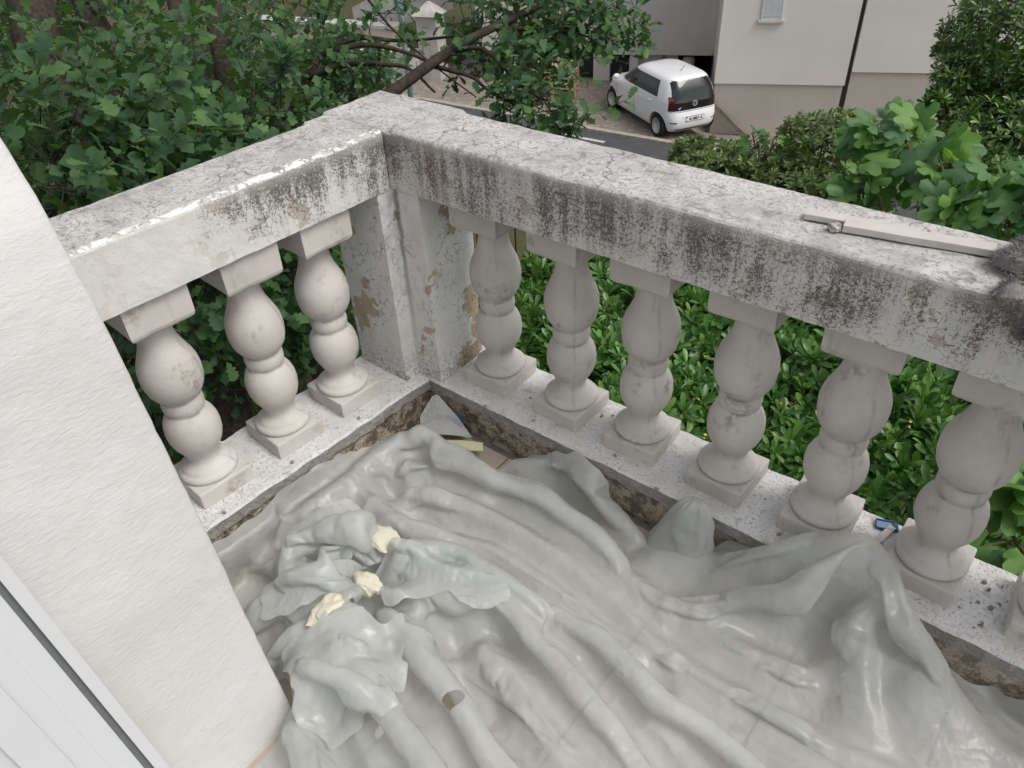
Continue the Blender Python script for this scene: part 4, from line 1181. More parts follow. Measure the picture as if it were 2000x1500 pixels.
# ---- hedge under the right run
def hedge_top(x, y):
    z = -0.80 + 0.10 * noise.noise(Vector((x * 1.3, y * 1.3, 0))) + 0.07 * noise.noise(Vector((x * 3.7, y * 3.7, 5)))
    z -= 0.10 * max(0, y - 2.2) + 0.25 * max(0, -0.2 - x)
    z -= 1.6 * max(0, 0.62 - y) ** 1.2 + 0.35 * max(0, x - 1.5)
    return z
hg = empty('clipped_hedge', (0.8, 1.6, ground_z(0.8, 1.6)))
tag(hg, 'dense glossy evergreen hedge with whorled leaves below the right balustrade', 'hedge')
def rosettes(P, D, K, size, el=(0.15, 0.9)):
    n = len(P); D = norm(D)
    ref = norm(np.cross(D, rand_dirs(n))); ref2 = np.cross(D, ref)
    a = rng.random((n, 1)) * 6.28 + np.arange(K)[None, :] * 2.4
    e = np.linspace(el[0], el[1], K)[None, :] + rng.normal(size=(n, K)) * 0.15
    rad = ref[:, None, :] * np.cos(a)[..., None] + ref2[:, None, :] * np.sin(a)[..., None]
    d = rad * np.cos(e)[..., None] + D[:, None, :] * np.sin(e)[..., None]
    nrm = D[:, None, :] * np.cos(e)[..., None] - rad * np.sin(e)[..., None] + rng.normal(size=(n, K, 3)) * 0.12
    pos = P[:, None, :] - D[:, None, :] * (0.03 * (1 - np.linspace(0, 1, K)))[None, :, None]
    sc = size * rng.uniform(0.75, 1.2, (n, K)) * np.linspace(1.05, 0.75, K)[None, :]
    return frames(pos.reshape(-1, 3), d.reshape(-1, 3), nrm.reshape(-1, 3), sc.reshape(-1))
N = 4000
xy = np.stack([rng.uniform(-1.35, 3.6, N), rng.uniform(0.42, 3.5, N)], 1)
P = np.array([(x, y, hedge_top(x, y)) for x, y in xy])
P[:, 2] -= np.abs(rng.normal(size=N)) * 0.10
gx = np.array([(hedge_top(x + .1, y) - hedge_top(x - .1, y), hedge_top(x, y + .1) - hedge_top(x, y - .1)) for x, y in xy]) / 0.2
D = np.stack([-gx[:, 0] * 0.8, -gx[:, 1] * 0.8, np.ones(N)], 1) + rng.normal(size=(N, 3)) * 0.38
T = rosettes(P, D, 11, 0.098, (0.30, 1.15))
# deeper, looser leaves and the flanks
N2 = 900
xy2 = np.stack([rng.uniform(-1.5, 3.6, N2), rng.uniform(0.40, 3.6, N2)], 1)
P2 = np.array([(x, y, hedge_top(x, y) - rng.uniform(0.12, 0.5)) for x, y in xy2])
T2 = rosettes(P2, rng.normal(size=(N2, 3)) * .6 + np.array([0, 0, .6]), 8, 0.085)
foliage(hg, PIT, np.concatenate([T, T2]), M['pitto'], 300, None, 15)
twig_mesh('twigs', np.concatenate([P, P2]) - np.array([0, 0, .22]) + rng.normal(size=(N + N2, 3)) * .05, np.concatenate([P, P2]), 0.004, M['twig'], hg)
for k in range(26):
    x, y = rng.uniform(-1.2, 3.4), rng.uniform(0.7, 3.3)
    zt = hedge_top(x, y) - 0.12
    tube('stem', local([(x + .15, y, ground_z(x, y) - .1), (x + rng.uniform(-.1, .1), y + .05, (zt - 3) / 2 - .2), (x, y, zt)], hg), [.03, .02, .008], M['bark'], hg, 6)
# little yellow flower clusters near the right end
fl = []
for k in range(45):
    x, y = rng.uniform(0.2, 2.4), rng.uniform(0.5, 1.6)
    for j in range(4): fl.append((x + rng.normal() * .012, y + rng.normal() * .012, hedge_top(x, y) + .015 + rng.random() * .02))
b_ = NB('yellow_blossom'); m_yel = b_.done(b_.bsdf((0.55, 0.46, 0.14), 0.7, 0.2))
FT = frames(np.array(fl), rand_dirs(len(fl)), rand_dirs(len(fl)), np.full(len(fl), .009))
V0 = np.array([(0, 0, 0), (.6, .5, .2), (0, 1, .1), (-.6, .5, .2), (0.3, -.6, .3), (-.3, -.6, .3)], float)
FT[:, :3, 3] -= np.array(hg.location)
kind(bulk('blossom', (V0, [(0, 1, 2), (0, 2, 3), (0, 4, 1), (0, 3, 5), (0, 5, 4)]), FT, m_yel, hg), 'stuff')

# ---- fig with big lobed leaves
def fig_plant(label, base, stems, size, nleaf, group='fig bushes behind the balustrade', nparts=200):
    root = empty('fig_bush', tuple(base)); tag(root, label, 'shrub', group)
    P = []; D = []
    for pts, r0, n in stems:
        sp = spline(pts, 24)
        tube('stem', local(sp, root), [r0 + (0.005 - r0) * k / 23 for k in range(24)], M['twig'], root, 7)
        for k in range(n):
            s = 1 - rng.random() ** 1.4 * 0.42
            i = int(s * 23); t = norm(sp[min(i + 1, 23)] - sp[max(i - 1, 0)])
            a = rng.random() * 6.28; side = norm(np.cross(t, rand_dirs(1)[0]))
            d = norm(side + np.array([0.1, -0.3, 0.25]) + t * 0.3)
            P.append(sp[i] + d * size * rng.uniform(.5, 1.0)); D.append(d)
    P = np.array(P); D = np.array(D); n = len(P)
    stalkA = P - D * (size * 0.75)
    nrm = np.array([0.15, -0.55, 0.85]) + rng.normal(size=(n, 3)) * 0.33
    dd = D + np.array([0, 0, -0.55]) + rng.normal(size=(n, 3)) * 0.2
    T = frames(P, dd, nrm, size * rng.uniform(0.6, 1.15, n))
    foliage(root, FIG, T, M['fig'], nparts, None, 6)
    twig_mesh('leaf_stalks', stalkA, P, 0.003, M['twig'], root)
bf = g0(A_(1830, 560, 4.3))
fig_plant('tall fig bush with large lobed leaves in front of the beige house', bf,
    [([bf, A_(1790, 460, 4.2), A_(1740, 330, 4.3), A_(1700, 240, 4.4)], .012, 22), ([bf, A_(1800, 440, 4.1), A_(1785, 320, 4.2), A_(1760, 250, 4.3)], .012, 22),
     ([bf, A_(1840, 470, 4.0), A_(1850, 380, 4.0), A_(1830, 290, 4.1)], .012, 22), ([bf, A_(1890, 480, 3.9), A_(1930, 400, 3.7), A_(1940, 340, 3.7)], .012, 26),
     ([bf, A_(1900, 500, 3.8), A_(1980, 440, 3.6), A_(2040, 380, 3.5)], .011, 24), ([bf, A_(1720, 460, 4.3), A_(1690, 400, 4.3), A_(1680, 330, 4.3)], .011, 20),
     ([bf, A_(1820, 450, 4.0), A_(1850, 430, 3.8), A_(1880, 400, 3.8)], .011, 22)], 0.15, 0)
bf2 = g0(A_(2060, 1000, 3.0))
fig_plant('low fig shoots with broad dark leaves at the end of the hedge', bf2,
    [([bf2, A_(2040, 1060, 2.6), A_(1985, 1000, 2.5), A_(1950, 950, 2.5)], .011, 20), ([bf2, A_(2080, 1000, 2.6), A_(2010, 930, 2.6), A_(1960, 880, 2.7)], .018, 12),
     ([bf2, A_(2050, 1150, 2.5), A_(2000, 1080, 2.4), A_(1980, 1050, 2.4)], .015, 10), ([bf2, A_(1950, 780, 3.0), A_(1800, 700, 3.1), A_(1720, 630, 3.3)], .015, 9)], 0.145, 0)
bf3 = g0(A_(1480, 380, 6.2))
fig_plant('small fig seedling at the roadside end of the bushes', bf3,
    [([bf3, A_(1480, 330, 6.1), A_(1475, 290, 6.1), A_(1470, 262, 6.1)], .012, 9), ([bf3, A_(1500, 320, 6.1), A_(1510, 285, 6.1)], .012, 7)], 0.10, 0)

# ---- small-leaved bushes behind the rail
def bush(label, base, lobes, size, tmpl, mat, K=9, nparts=300, group='evergreen bushes behind the right balustrade', cell=7.0, stems=8):
    root = empty('evergreen_bush', tuple(base)); tag(root, label, 'shrub', group)
    P = []; D = []
    for c, r_, n in lobes:
        p, u = ell(c, r_, n, 0.55); P.append(p); D.append(u + np.array([0, -.1, .55]) + rng.normal(size=(n, 3)) * .35)
        for k in range(stems):
            e = np.array(c) + np.array(r_) * rng.normal(size=3) * .35
            tube('stem', local([base, (np.array(base) + e) / 2 + rng.normal(size=3) * .06, e], root), [.028, .018, .006], M['bark'], root, 6)
    P = np.concatenate(P); D = np.concatenate(D)
    T = rosettes(P, D, K, size)
    foliage(root, tmpl, T, mat, nparts, None, cell)
    twig_mesh('twigs', P - norm(D) * 0.14, P, 0.003, M['twig'], root)
bb = g0(A_(1620, 420, 6.0))
bush('rounded bush with small olive green leaves behind the right handrail', bb,
     [(A_(1630, 310, 6.0), (.42, .42, .38), 380), (A_(1560, 270, 6.1), (.16, .18, .22), 70), (A_(1720, 350, 5.8), (.28, .3, .25), 150), (A_(1640, 390, 5.7), (.45, .4, .25), 220)], .066, LAN, M['bush'])
bb2 = g0(A_(1400, 380, 6.6))
bush('low spreading bush beside the road behind the right handrail', bb2,
     [(A_(1400, 320, 6.4), (.42, .4, .16), 260), (A_(1490, 335, 6.2), (.35, .3, .2), 160), (A_(1350, 300, 6.6), (.18, .2, .14), 70), (A_(1540, 370, 5.9), (.35, .3, .2), 140)], .066, LAN, M['bush'])
bb3 = g0(A_(2060, 420, 6.6))
bush('tall dense dark green shrub with upright leaf whorls in front of the beige house', bb3,
     [(A_(2010, 90, 6.5), (.72, .7, .62), 1000), (A_(1960, 300, 6.3), (.62, .6, .45), 640), (A_(1860, 160, 6.5), (.16, .2, .22), 80), (A_(2100, 300, 6.2), (.8, .7, .8), 620), (A_(1830, 195, 6.4), (.10, .1, .08), 16), (A_(1960, 400, 5.8), (.4, .4, .35), 150)], .082, PIT, M['shrub'], stems=5)

# ---- grass and pale rock on the slope, seen between the left balusters
N = 5200
gp = np.stack([rng.uniform(-6.5, -1.0, N), rng.uniform(-0.6, 4.2, N)], 1)
gp = gp[[noise.noise(Vector((x * 1.1, y * 1.1, 2))) > -0.12 for x, y in gp]]
GP = np.array([(x, y, ground_z(x, y) + 0.03) for x, y in gp])
GT = leaf_template([0, .5, 1], [.05, .04, .004], .2, .45)
n = len(GP)
T = frames(GP, np.array([0, 0, 1.0]) + rng.normal(size=(n, 3)) * .45, rand_dirs(n), rng.uniform(.10, .26, n))
gs = bulk('grass', GT, T, M['grass'], None); kind(gs, 'stuff'); tag(gs, 'rough green grass on the shaded slope under the oaks', 'grass')
rk = empty('pale_boulder', tuple(g0(A_(392, 700, 8.0)))); tag(rk, 'pale limestone boulder standing behind the dark oak trunk', 'rock')
lump('rock', (0, 0, 0.35), (.45, .4, .75), plain('limestone', (0.46, 0.42, 0.36), 0.9, 0.15, var=0.25, scale=7, bump=0.8, bscale=25), rk, seed=5, sub=4, rough=.45)

# ================================================================== PLASTIC SHEET
RIDGES = [   # crest lines on the balcony floor (x, y, z), half width
 ([(.127,-.194,-.02),(.268,-.177,-.02),(.433,-.179,-.03),(.602,-.180,-.04),(.789,-.206,-.05),(.975,-.236,-.07),(1.023,-.227,-.075),(1.171,-.226,-.08),(1.33,-.204,-.08),(1.524,-.181,-.08),(1.70,-.144,-.08),(1.95,-.12,-.08)], .085),
 ([(.127,-.194,-.02),(.122,-.331,-.03),(.134,-.488,-.03),(.134,-.575,-.04)], .11),
 ([(.37,-.100,-.06),(.416,-.060,-.035),(.488,-.022,-.02),(.57,-.016,-.018),(.647,-.020,-.02),(.759,-.060,-.05),(.84,-.098,-.08)], .045),
 ([(.438,-.102,-.09),(.553,-.114,-.06),(.669,-.141,-.06),(.811,-.170,-.07)], .05),
 ([(.893,-.138,-.08),(1.018,-.060,-.05),(1.119,-.030,.03),(1.216,.000,.08),(1.296,.030,.10),(1.352,.030,.09),(1.425,-.024,.05),(1.504,-.084,0.),(1.578,-.121,-.06),(1.637,-.127,-.1)], .17),
 ([(1.30,.0,.10),(1.24,-.09,.045),(1.16,-.14,-.005),(1.10,-.175,-.04),(1.023,-.228,-.07)], .11),
 ([(1.36,.0,.09),(1.37,-.09,.04),(1.40,-.17,-.03),(1.46,-.22,-.08)], .10),
 ([(1.24,.0,.08),(1.14,-.05,.02),(1.06,-.09,-.04),(.99,-.12,-.08)], .08),
 ([(.397,-.516,0.),(.522,-.472,0.),(.637,-.424,-.01),(.778,-.398,-.03),(.942,-.42,-.05),(1.054,-.44,-.05),(1.204,-.441,-.06),(1.323,-.45,-.06),(1.6,-.45,-.07),(1.9,-.42,-.07)], .085),
 ([(.511,-.58,0.),(.614,-.504,0.),(.722,-.457,-.02),(.816,-.469,-.03),(.927,-.514,-.04),(1.009,-.542,-.05),(1.142,-.588,-.06),(1.4,-.66,-.07)], .085),
 ([(.444,-.731,.01),(.528,-.748,.01),(.642,-.786,0.),(.756,-.818,-.02),(.851,-.849,-.03),(1.1,-.95,-.05)], .09),
 ([(.535,-.634,.01),(.692,-.676,-.02),(.795,-.717,-.05),(.924,-.716,-.06),(1.026,-.722,-.06),(1.3,-.78,-.07)], .085),
 ([(.06,-.767,-.06),(.06,-.645,-.04),(.102,-.598,-.04)], .07),
 ([(.216,-.678,0.),(.204,-.6,.02),(.241,-.533,.03),(.307,-.494,.02),(.359,-.575,.02)], .075),
 ([(.251,-.814,-.02),(.334,-.711,.01),(.403,-.645,.03)], .075),
 ([(.394,-.853,-.02),(.388,-.756,.01),(.455,-.692,.03)], .07),
 ([(.458,-.874,-.01),(.503,-.797,.01),(.536,-.741,.01)], .07),
 ([(.536,-.905,-.04),(.623,-.944,-.06),(.70,-.988,-.07),(.9,-1.1,-.07)], .08),
 ([(.24,-.33,-.05),(.36,-.30,-.04),(.513,-.277,-.04),(.71,-.264,-.05),(.883,-.284,-.07),(1.039,-.324,-.08),(1.266,-.308,-.09),(1.512,-.29,-.09),(1.9,-.25,-.09)], .075),
 ([(.30,-.42,-.03),(.46,-.37,-.04),(.62,-.33,-.05),(.80,-.335,-.07),(1.0,-.37,-.08)], .06),
 ([(1.028,-.301,-.1),(1.245,-.252,-.11),(1.455,-.246,-.11)], .05),
 ([(.86,-.62,-.07),(1.02,-.655,-.07),(1.25,-.70,-.07),(1.5,-.80,-.08)], .05),
 ([(.70,-.58,-.05),(.84,-.575,-.06),(.98,-.62,-.07),(1.15,-.64,-.08)], .05),
 ([(1.08,-.50,-.085),(1.25,-.53,-.085),(1.5,-.57,-.09)], .045),
 ([(1.10,-.385,-.09),(1.30,-.375,-.10),(1.60,-.36,-.10)], .045),
 ([(.16,-.40,-.05),(.26,-.40,-.035),(.34,-.43,-.03)], .06),
 ([(.17,-.27,-.04),(.30,-.235,-.05),(.44,-.23,-.06)], .05),
 ([(.10,-.70,-.06),(.16,-.66,-.03),(.21,-.62,-.01)], .05),
 ([(.62,-.86,-.05),(.74,-.90,-.06),(.90,-.98,-.06)], .07),
 ([(1.0,-.62,-.08),(1.2,-.68,-.08),(1.5,-.75,-.08)], .07),
]

def nfield(X, Y, s, seed, o=3):
    """smooth value noise over a grid of points"""
    out = np.zeros_like(X); a = 1.0
    r2 = np.random.default_rng(seed)
    for _ in range(o):
        fx, fy = (X + 0.5) * s, (Y + 2.0) * s
        g = r2.normal(size=(int(fx.max()) + 3, int(fy.max()) + 3))
        i, j = fx.astype(int), fy.astype(int); u, v = fx - i, fy - j
        u = u * u * (3 - 2 * u); v = v * v * (3 - 2 * v)
        out += a * ((g[i, j] * (1 - u) + g[i + 1, j] * u) * (1 - v) + (g[i, j + 1] * (1 - u) + g[i + 1, j + 1] * u) * v)
        s *= 2; a *= 0.5
    return out
def laid_height(XX, YY, ridges, base):
    """height of the laid sheet and the direction of its nearest fold"""
    WX, WY = XX + 0.005 * nfield(XX, YY, 6, 1), YY + 0.005 * nfield(XX, YY, 6, 2)
    H = np.array(base, float) * np.ones_like(XX); TX = np.ones_like(XX); TY = np.zeros_like(XX); BEST = np.full_like(XX, 9.0)
    for pts, w in ridges:
        sp = np.array(spline(pts, 8 * len(pts)))
        hz = np.full_like(XX, -9.0)
        for a, c in zip(sp[:-1], sp[1:]):
            dx, dy = c[0] - a[0], c[1] - a[1]; l2 = dx * dx + dy * dy + 1e-12
            t = np.clip(((WX - a[0]) * dx + (WY - a[1]) * dy) / l2, 0, 1)
            d = np.hypot(WX - a[0] - t * dx, WY - a[1] - t * dy)
            side = ((WX - a[0]) * dy - (WY - a[1]) * dx) > 0        # nearer the house: gentler slope
            q = np.clip(1 - d / np.where(side, w * 1.35, w * 0.70), 0, 1) ** 1.1
            hz = np.maximum(hz, q * 1.18 * (a[2] + t * (c[2] - a[2]) - ZF))
            m_ = d < BEST; BEST = np.where(m_, d, BEST); L_ = math.sqrt(l2); TX = np.where(m_, dx / L_, TX); TY = np.where(m_, dy / L_, TY)
        H = np.maximum(H, ZF + 0.006 + hz)
    return H, TX, TY
OFFS = (((1, 0), 1.0), ((0, 1), 1.0), ((1, 1), .7), ((1, -1), .7), ((2, 0), .5), ((0, 2), .5), ((6, 0), .35), ((0, 6), .35), ((4, 4), .3), ((4, -4), .3))
def relax(p, base, home, floor, strain, crum, TX, TY, steps, its, grav=0.0009, pull=0.012, far=0.6, offs=OFFS):
    """position-based film: lengths follow the laid surface plus slack across the folds, so the slack buckles into wrinkles"""
    n, m = p.shape[:2]; vel = np.zeros_like(p); cons = []
    for (a, c), k in offs:
        s0 = (slice(0, n - a), slice(max(0, -c), m - max(0, c))); s1 = (slice(a, n), slice(max(0, c), m - max(0, -c)))
        step = max(a, abs(c)); l = np.zeros(base[s0].shape[:2]); ux, uy = (1 if a else 0), (0 if c == 0 else int(math.copysign(1, c)))
        for k_ in range(step):
            i0 = slice(k_ * ux, n - a + k_ * ux); j0 = slice(s0[1].start + k_ * uy, s0[1].stop + k_ * uy)
            i1 = slice((k_ + 1) * ux, n - a + (k_ + 1) * ux); j1 = slice(s0[1].start + (k_ + 1) * uy, s0[1].stop + (k_ + 1) * uy)
            l += np.linalg.norm(base[i1, j1] - base[i0, j0], axis=-1)
        dl = math.hypot(a, c); cr = np.abs(a / dl * TY[s0] - c / dl * TX[s0])
        e = strain[s0] * cr ** 2 - 0.012 * (1 - cr ** 2) + crum[s0]
        cons.append((s0, s1, l * (1 + (far if step > 2 else 1.0) * e), k, step))
    W = np.zeros((n, m, 1))
    for s0, s1, l, k, step in cons: W[s0] += k; W[s1] += k
    for t in range(steps):
        vel *= 0.90; vel[..., 2] -= grav
        q = p + vel
        q[..., :2] += pull * (home[..., :2] - q[..., :2])
        for _ in range(its):
            acc = np.zeros_like(q)
            for s0, s1, l, k, step in cons:
                d = q[s1] - q[s0]; L = np.sqrt((d * d).sum(-1)) + 1e-9
                f = (L - l) / L * 0.5 * k
                if step > 2: f = np.minimum(f, 0)             # far links only push: stiffness against sharp folding
                v = d * f[..., None]
                acc[s0] += v; acc[s1] -= v
            q += acc / W * 1.5
            q[..., 2] = np.maximum(q[..., 2], floor)
        vel = np.clip(q - p, -.01, .01)
        vel[q[..., 2] < floor + 0.002] *= 0.4
        p = q
    return p
def double(A):
    """insert a grid line between every two"""
    B = np.empty((A.shape[0] * 2 - 1,) + A.shape[1:]); B[::2] = A; B[1::2] = (A[1:] + A[:-1]) / 2
    D_ = np.empty((B.shape[0], B.shape[1] * 2 - 1) + B.shape[2:]); D_[:, ::2] = B; D_[:, 1::2] = (B[:, 1:] + B[:, :-1]) / 2
    return D_
def inside(poly, x, y):
    c = np.zeros(x.shape, bool); j = len(poly) - 1
    for i in range(len(poly)):
        xi, yi = poly[i]; xj, yj = poly[j]
        c ^= ((yi > y) != (yj > y)) & (x < (xj - xi) * (y - yi) / (yj - yi + 1e-12) + xi); j = i
    return c
def cut_mesh(S, keep, smooth=6):
    n, m = S.shape[:2]
    idx = np.arange(n * m).reshape(n, m)
    f = keep[:-1, :-1] & keep[1:, :-1] & keep[1:, 1:] & keep[:-1, 1:]
    Q = np.stack([idx[:-1, :-1][f], idx[1:, :-1][f], idx[1:, 1:][f], idx[:-1, 1:][f]], -1)
    used = np.unique(Q); re = np.full(n * m, -1); re[used] = np.arange(len(used))
    V = S.reshape(-1, 3)[used].copy(); Q = re[Q]
    ee = np.sort(np.concatenate([Q[:, [0, 1]], Q[:, [1, 2]], Q[:, [2, 3]], Q[:, [3, 0]]]), axis=1)
    ue, cn = np.unique(ee, axis=0, return_counts=True); be = ue[cn == 1]
    for _ in range(smooth):                                   # smooth the cut edge along itself
        acc = np.zeros_like(V); cnt = np.zeros(len(V))
        np.add.at(acc, be[:, 0], V[be[:, 1]]); np.add.at(acc, be[:, 1], V[be[:, 0]]); np.add.at(cnt, be[:, 0], 1); np.add.at(cnt, be[:, 1], 1)
        b_i = cnt > 0; V[b_i] = 0.4 * V[b_i] + 0.6 * acc[b_i] / cnt[b_i, None]
    return V, Q
def film(name, x0, x1, y0, y1, gd, ridges, basefn, floorfn, outline, crumfn, seed, slack=(0.19, 0.10), holes=(), ragged=0.004, steps=(100, 26), lift=0.012):
    xs, ys = np.arange(x0, x1, gd), np.arange(y0, y1, gd)
    XX, YY = np.meshgrid(xs, ys, indexing='ij')
    H, TX, TY = laid_height(XX, YY, ridges, basefn(XX, YY))
    crum = crumfn(XX, YY)
    for _ in range(3):
        for ax in (0, 1):
            G = H.copy(); sl = [slice(None)] * 2
            a_, b_, c_ = [slice(None)] * 2, [slice(None)] * 2, [slice(None)] * 2
            a_[ax], b_[ax], c_[ax] = slice(0, -2), slice(1, -1), slice(2, None)
            G[tuple(b_)] = .25 * H[tuple(a_)] + .5 * H[tuple(b_)] + .25 * H[tuple(c_)]; H = G
    p = np.stack([XX, YY, H + lift + 0.006 * nfield(XX, YY, 9, seed + 5) + 0.004 * nfield(XX, YY, 26, seed + 6)], -1)
    base = np.stack([XX, YY, H], -1)
    strain = np.clip(slack[0] + slack[1] * nfield(XX, YY, 4, seed + 8, 2), 0.03, 0.40) + crum
    floor = np.maximum(np.maximum(H - 0.022, basefn(XX, YY) - 0.002), floorfn(XX, YY))
    p = relax(p, base, p.copy(), floor, strain, crum * .3, TX, TY, steps[0], 4, far=0.5)
    # finer: halve the mesh and let a little more slack crinkle
    p = double(p); XX, YY = double(XX), double(YY); base = p.copy(); TX, TY = double(TX), double(TY)
    p[..., 2] += 0.0020 * nfield(XX, YY, 24, seed + 21, 2); p[..., :2] += 0.0006 * np.stack([nfield(XX, YY, 60, seed + 22, 1), nfield(XX, YY, 60, seed + 23, 1)], -1)
    cz = 0.014 + 0.040 * np.clip(nfield(XX, YY, 6, seed + 24, 2), 0, 2)
    p = relax(p, base, base, double(floor), cz, cz * .30, TX, TY, steps[1], 3, grav=0.0003, pull=0.02, far=0.9, offs=OFFS[:6] + (((3, 0), .25), ((0, 3), .25), ((8, 0), .12), ((0, 8), .12)))
    cx, cy_ = p[..., 0] * .5 + XX * .5, p[..., 1] * .5 + YY * .5
    keep = inside(outline, cx + ragged * nfield(XX, YY, 20, seed + 12), cy_ + ragged * nfield(XX, YY, 20, seed + 13))
    for hx, hy, ha, ra, rb in holes:
        u, v = (XX - hx) * cos(ha) + (YY - hy) * sin(ha), -(XX - hx) * sin(ha) + (YY - hy) * cos(ha)
        keep &= ~((u / ra) ** 2 + (v / rb) ** 2 < 1)
    V, Q = cut_mesh(p, keep)
    return V, Q, (XX, YY, p)
ps = empty('plastic_sheet', (0.8, -0.5, ZF))
tag(ps, 'crumpled milky plastic dust sheet spread over the balcony floor', 'plastic sheet')
SHEET_OUT = [(.062,-.89),(.058,-.60),(.064,-.40),(.070,-.26),(.105,-.180),(.15,-.150),(.25,-.140),(.34,-.135),(.385,-.105),(.40,-.055),(.43,-.022),(.50,-.008),(.62,-.006),(.70,-.020),(.78,-.055),(.86,-.085),(.90,-.09),(.95,-.06),(1.02,-.008),(1.10,.006),(1.16,.046),(1.37,.046),(1.42,.006),(1.50,-.05),(1.60,-.02),(1.8,-.006),(2.00,-.006),(2.00,-1.24),(.485,-1.24),(.488,-.95),(.485,-.905),(.45,-.888),(.2,-.885)]
def kerbs(X, Y):
    k = np.where(Y > -0.004, 0.008, -9.0); return np.maximum(k, np.where(X < 0.052 - 0.0436 * Y, 0.0, -9.0))
V, Q, MAIN = film('film', 0.02, 2.02, -1.25, 0.056, 0.0085, RIDGES, lambda X, Y: np.full_like(X, ZF + .006), kerbs, SHEET_OUT,
    lambda X, Y: 0.30 * np.exp(-(((X - .40) / .22) ** 2 + ((Y + .68) / .20) ** 2)), 0, holes=[(.765, -.715, .64, .024, .010)])
sh = new_obj('film', V - np.array(ps.location), Q, M['film'], ps, smooth=True)
# torn upper layer bunched over the first near the house wall
from_main = MAIN
def main_top(X, Y):
    """highest point of the first layer round about (X,Y)"""
    XX, YY, p = from_main
    g = 0.012; nx, ny = int(2.1 / g), int(1.5 / g); Z = np.full((nx, ny), ZF)
    i = np.clip(((p[..., 0] - 0.0) / g).astype(int), 0, nx - 1); j = np.clip(((p[..., 1] + 1.35) / g).astype(int), 0, ny - 1)
    np.maximum.at(Z, (i.ravel(), j.ravel()), p[..., 2].ravel())
    ii = np.clip((X / g).astype(int), 1, nx - 2); jj = np.clip(((Y + 1.35) / g).astype(int), 1, ny - 2)
    return np.maximum.reduce([Z[ii + a, jj + b] for a in (-1, 0, 1) for b in (-1, 0, 1)])
def smooth2(A, k):
    for _ in range(k):
        B = A.copy(); B[1:-1, 1:-1] = (A[1:-1, 1:-1] * 2 + A[:-2, 1:-1] + A[2:, 1:-1] + A[1:-1, :-2] + A[1:-1, 2:]) / 6; A = np.maximum(B, A - .004)
    return A
FLAPS = [
 # outline, fold crests (relative heights are world z), crumple
 ('torn_flap', [(.20,-.60),(.24,-.50),(.33,-.47),(.40,-.50),(.43,-.55),(.40,-.61),(.47,-.64),(.45,-.70),(.40,-.74),(.36,-.80),(.29,-.83),(.25,-.78),(.22,-.70)],
   [([(.26,-.58,.045),(.31,-.53,.055),(.36,-.54,.05)], .05), ([(.27,-.72,.03),(.34,-.66,.055),(.40,-.62,.05)], .055), ([(.30,-.79,.02),(.38,-.72,.045),(.44,-.67,.04)], .05)], .12, 40),
 ('torn_flap', [(.42,-.86),(.44,-.76),(.50,-.70),(.57,-.66),(.62,-.69),(.68,-.76),(.73,-.80),(.72,-.85),(.66,-.87),(.63,-.92),(.57,-.915),(.52,-.90),(.47,-.89)],
   [([(.48,-.80,.035),(.54,-.76,.045),(.60,-.76,.035)], .06), ([(.50,-.86,.02),(.58,-.84,.03),(.66,-.83,.02)], .055)], .03, 60),
 ('torn_flap', [(.40,-.60),(.43,-.53),(.50,-.50),(.60,-.47),(.68,-.455),(.74,-.47),(.70,-.52),(.62,-.55),(.56,-.60),(.50,-.64),(.44,-.64)],
   [([(.43,-.57,.04),(.52,-.53,.045),(.62,-.49,.03),(.70,-.475,.01)], .045), ([(.46,-.61,.035),(.54,-.585,.04)], .04)], .04, 80),
]
for nm, outl, rid, cr_, sd_ in FLAPS:
    oa = np.array(outl); x0, y0 = oa.min(0) - .03; x1, y1 = oa.max(0) + .03
    V, Q, _ = film(nm, x0, x1, y0, y1, 0.0080, rid, lambda X, Y: smooth2(main_top(X, Y), 6) + 0.006, lambda X, Y: np.full_like(X, -9.0), outl,
        lambda X, Y: np.full_like(X, cr_), sd_, slack=(.26, .10), ragged=0.010, steps=(70, 15), lift=0.02)
    new_obj(nm, V - np.array(ps.location), Q, M['film'], ps, smooth=True)

# ================================================================== SMALL THINGS ON THE BALCONY
# two grey strips on the handrail
def strip(label, a, b, wd, th, z):
    a, b = np.array(a), np.array(b); L = float(np.linalg.norm(b - a)); ang = math.atan2(b[1] - a[1], b[0] - a[0])
    o = box('wood_strip', (0, -wd / 2, 0), (L, wd / 2, th), M['strip'], None, bevel=0.0012)
    o.location = (float(a[0]), float(a[1]), z); o.rotation_euler = (0, 0, ang)
    tag(o, label, 'wood strip', 'primed strips left on the handrail')
    bm = bmesh.new(); bm.from_mesh(o.data)
    bmesh.ops.subdivide_edges(bm, edges=[e for e in bm.edges if e.calc_length() > L * .5], cuts=14)
    for v in bm.verts: v.co.z += 0.0008 * noise.noise(v.co * 14); v.co.y += 0.0006 * noise.noise(v.co * 9 + Vector((5, 0, 0)))
    bm.to_mesh(o.data); bm.free()
    return o
strip('shorter pale grey primed wood strip lying behind the longer one on the handrail', (1.016, .093), (1.205, .121), .026, .011, ZT + .0030)
strip('longer pale grey primed wood strip lying along the handrail edge', (1.089, .083), (1.323, .128), .030, .013, ZT + .0030)

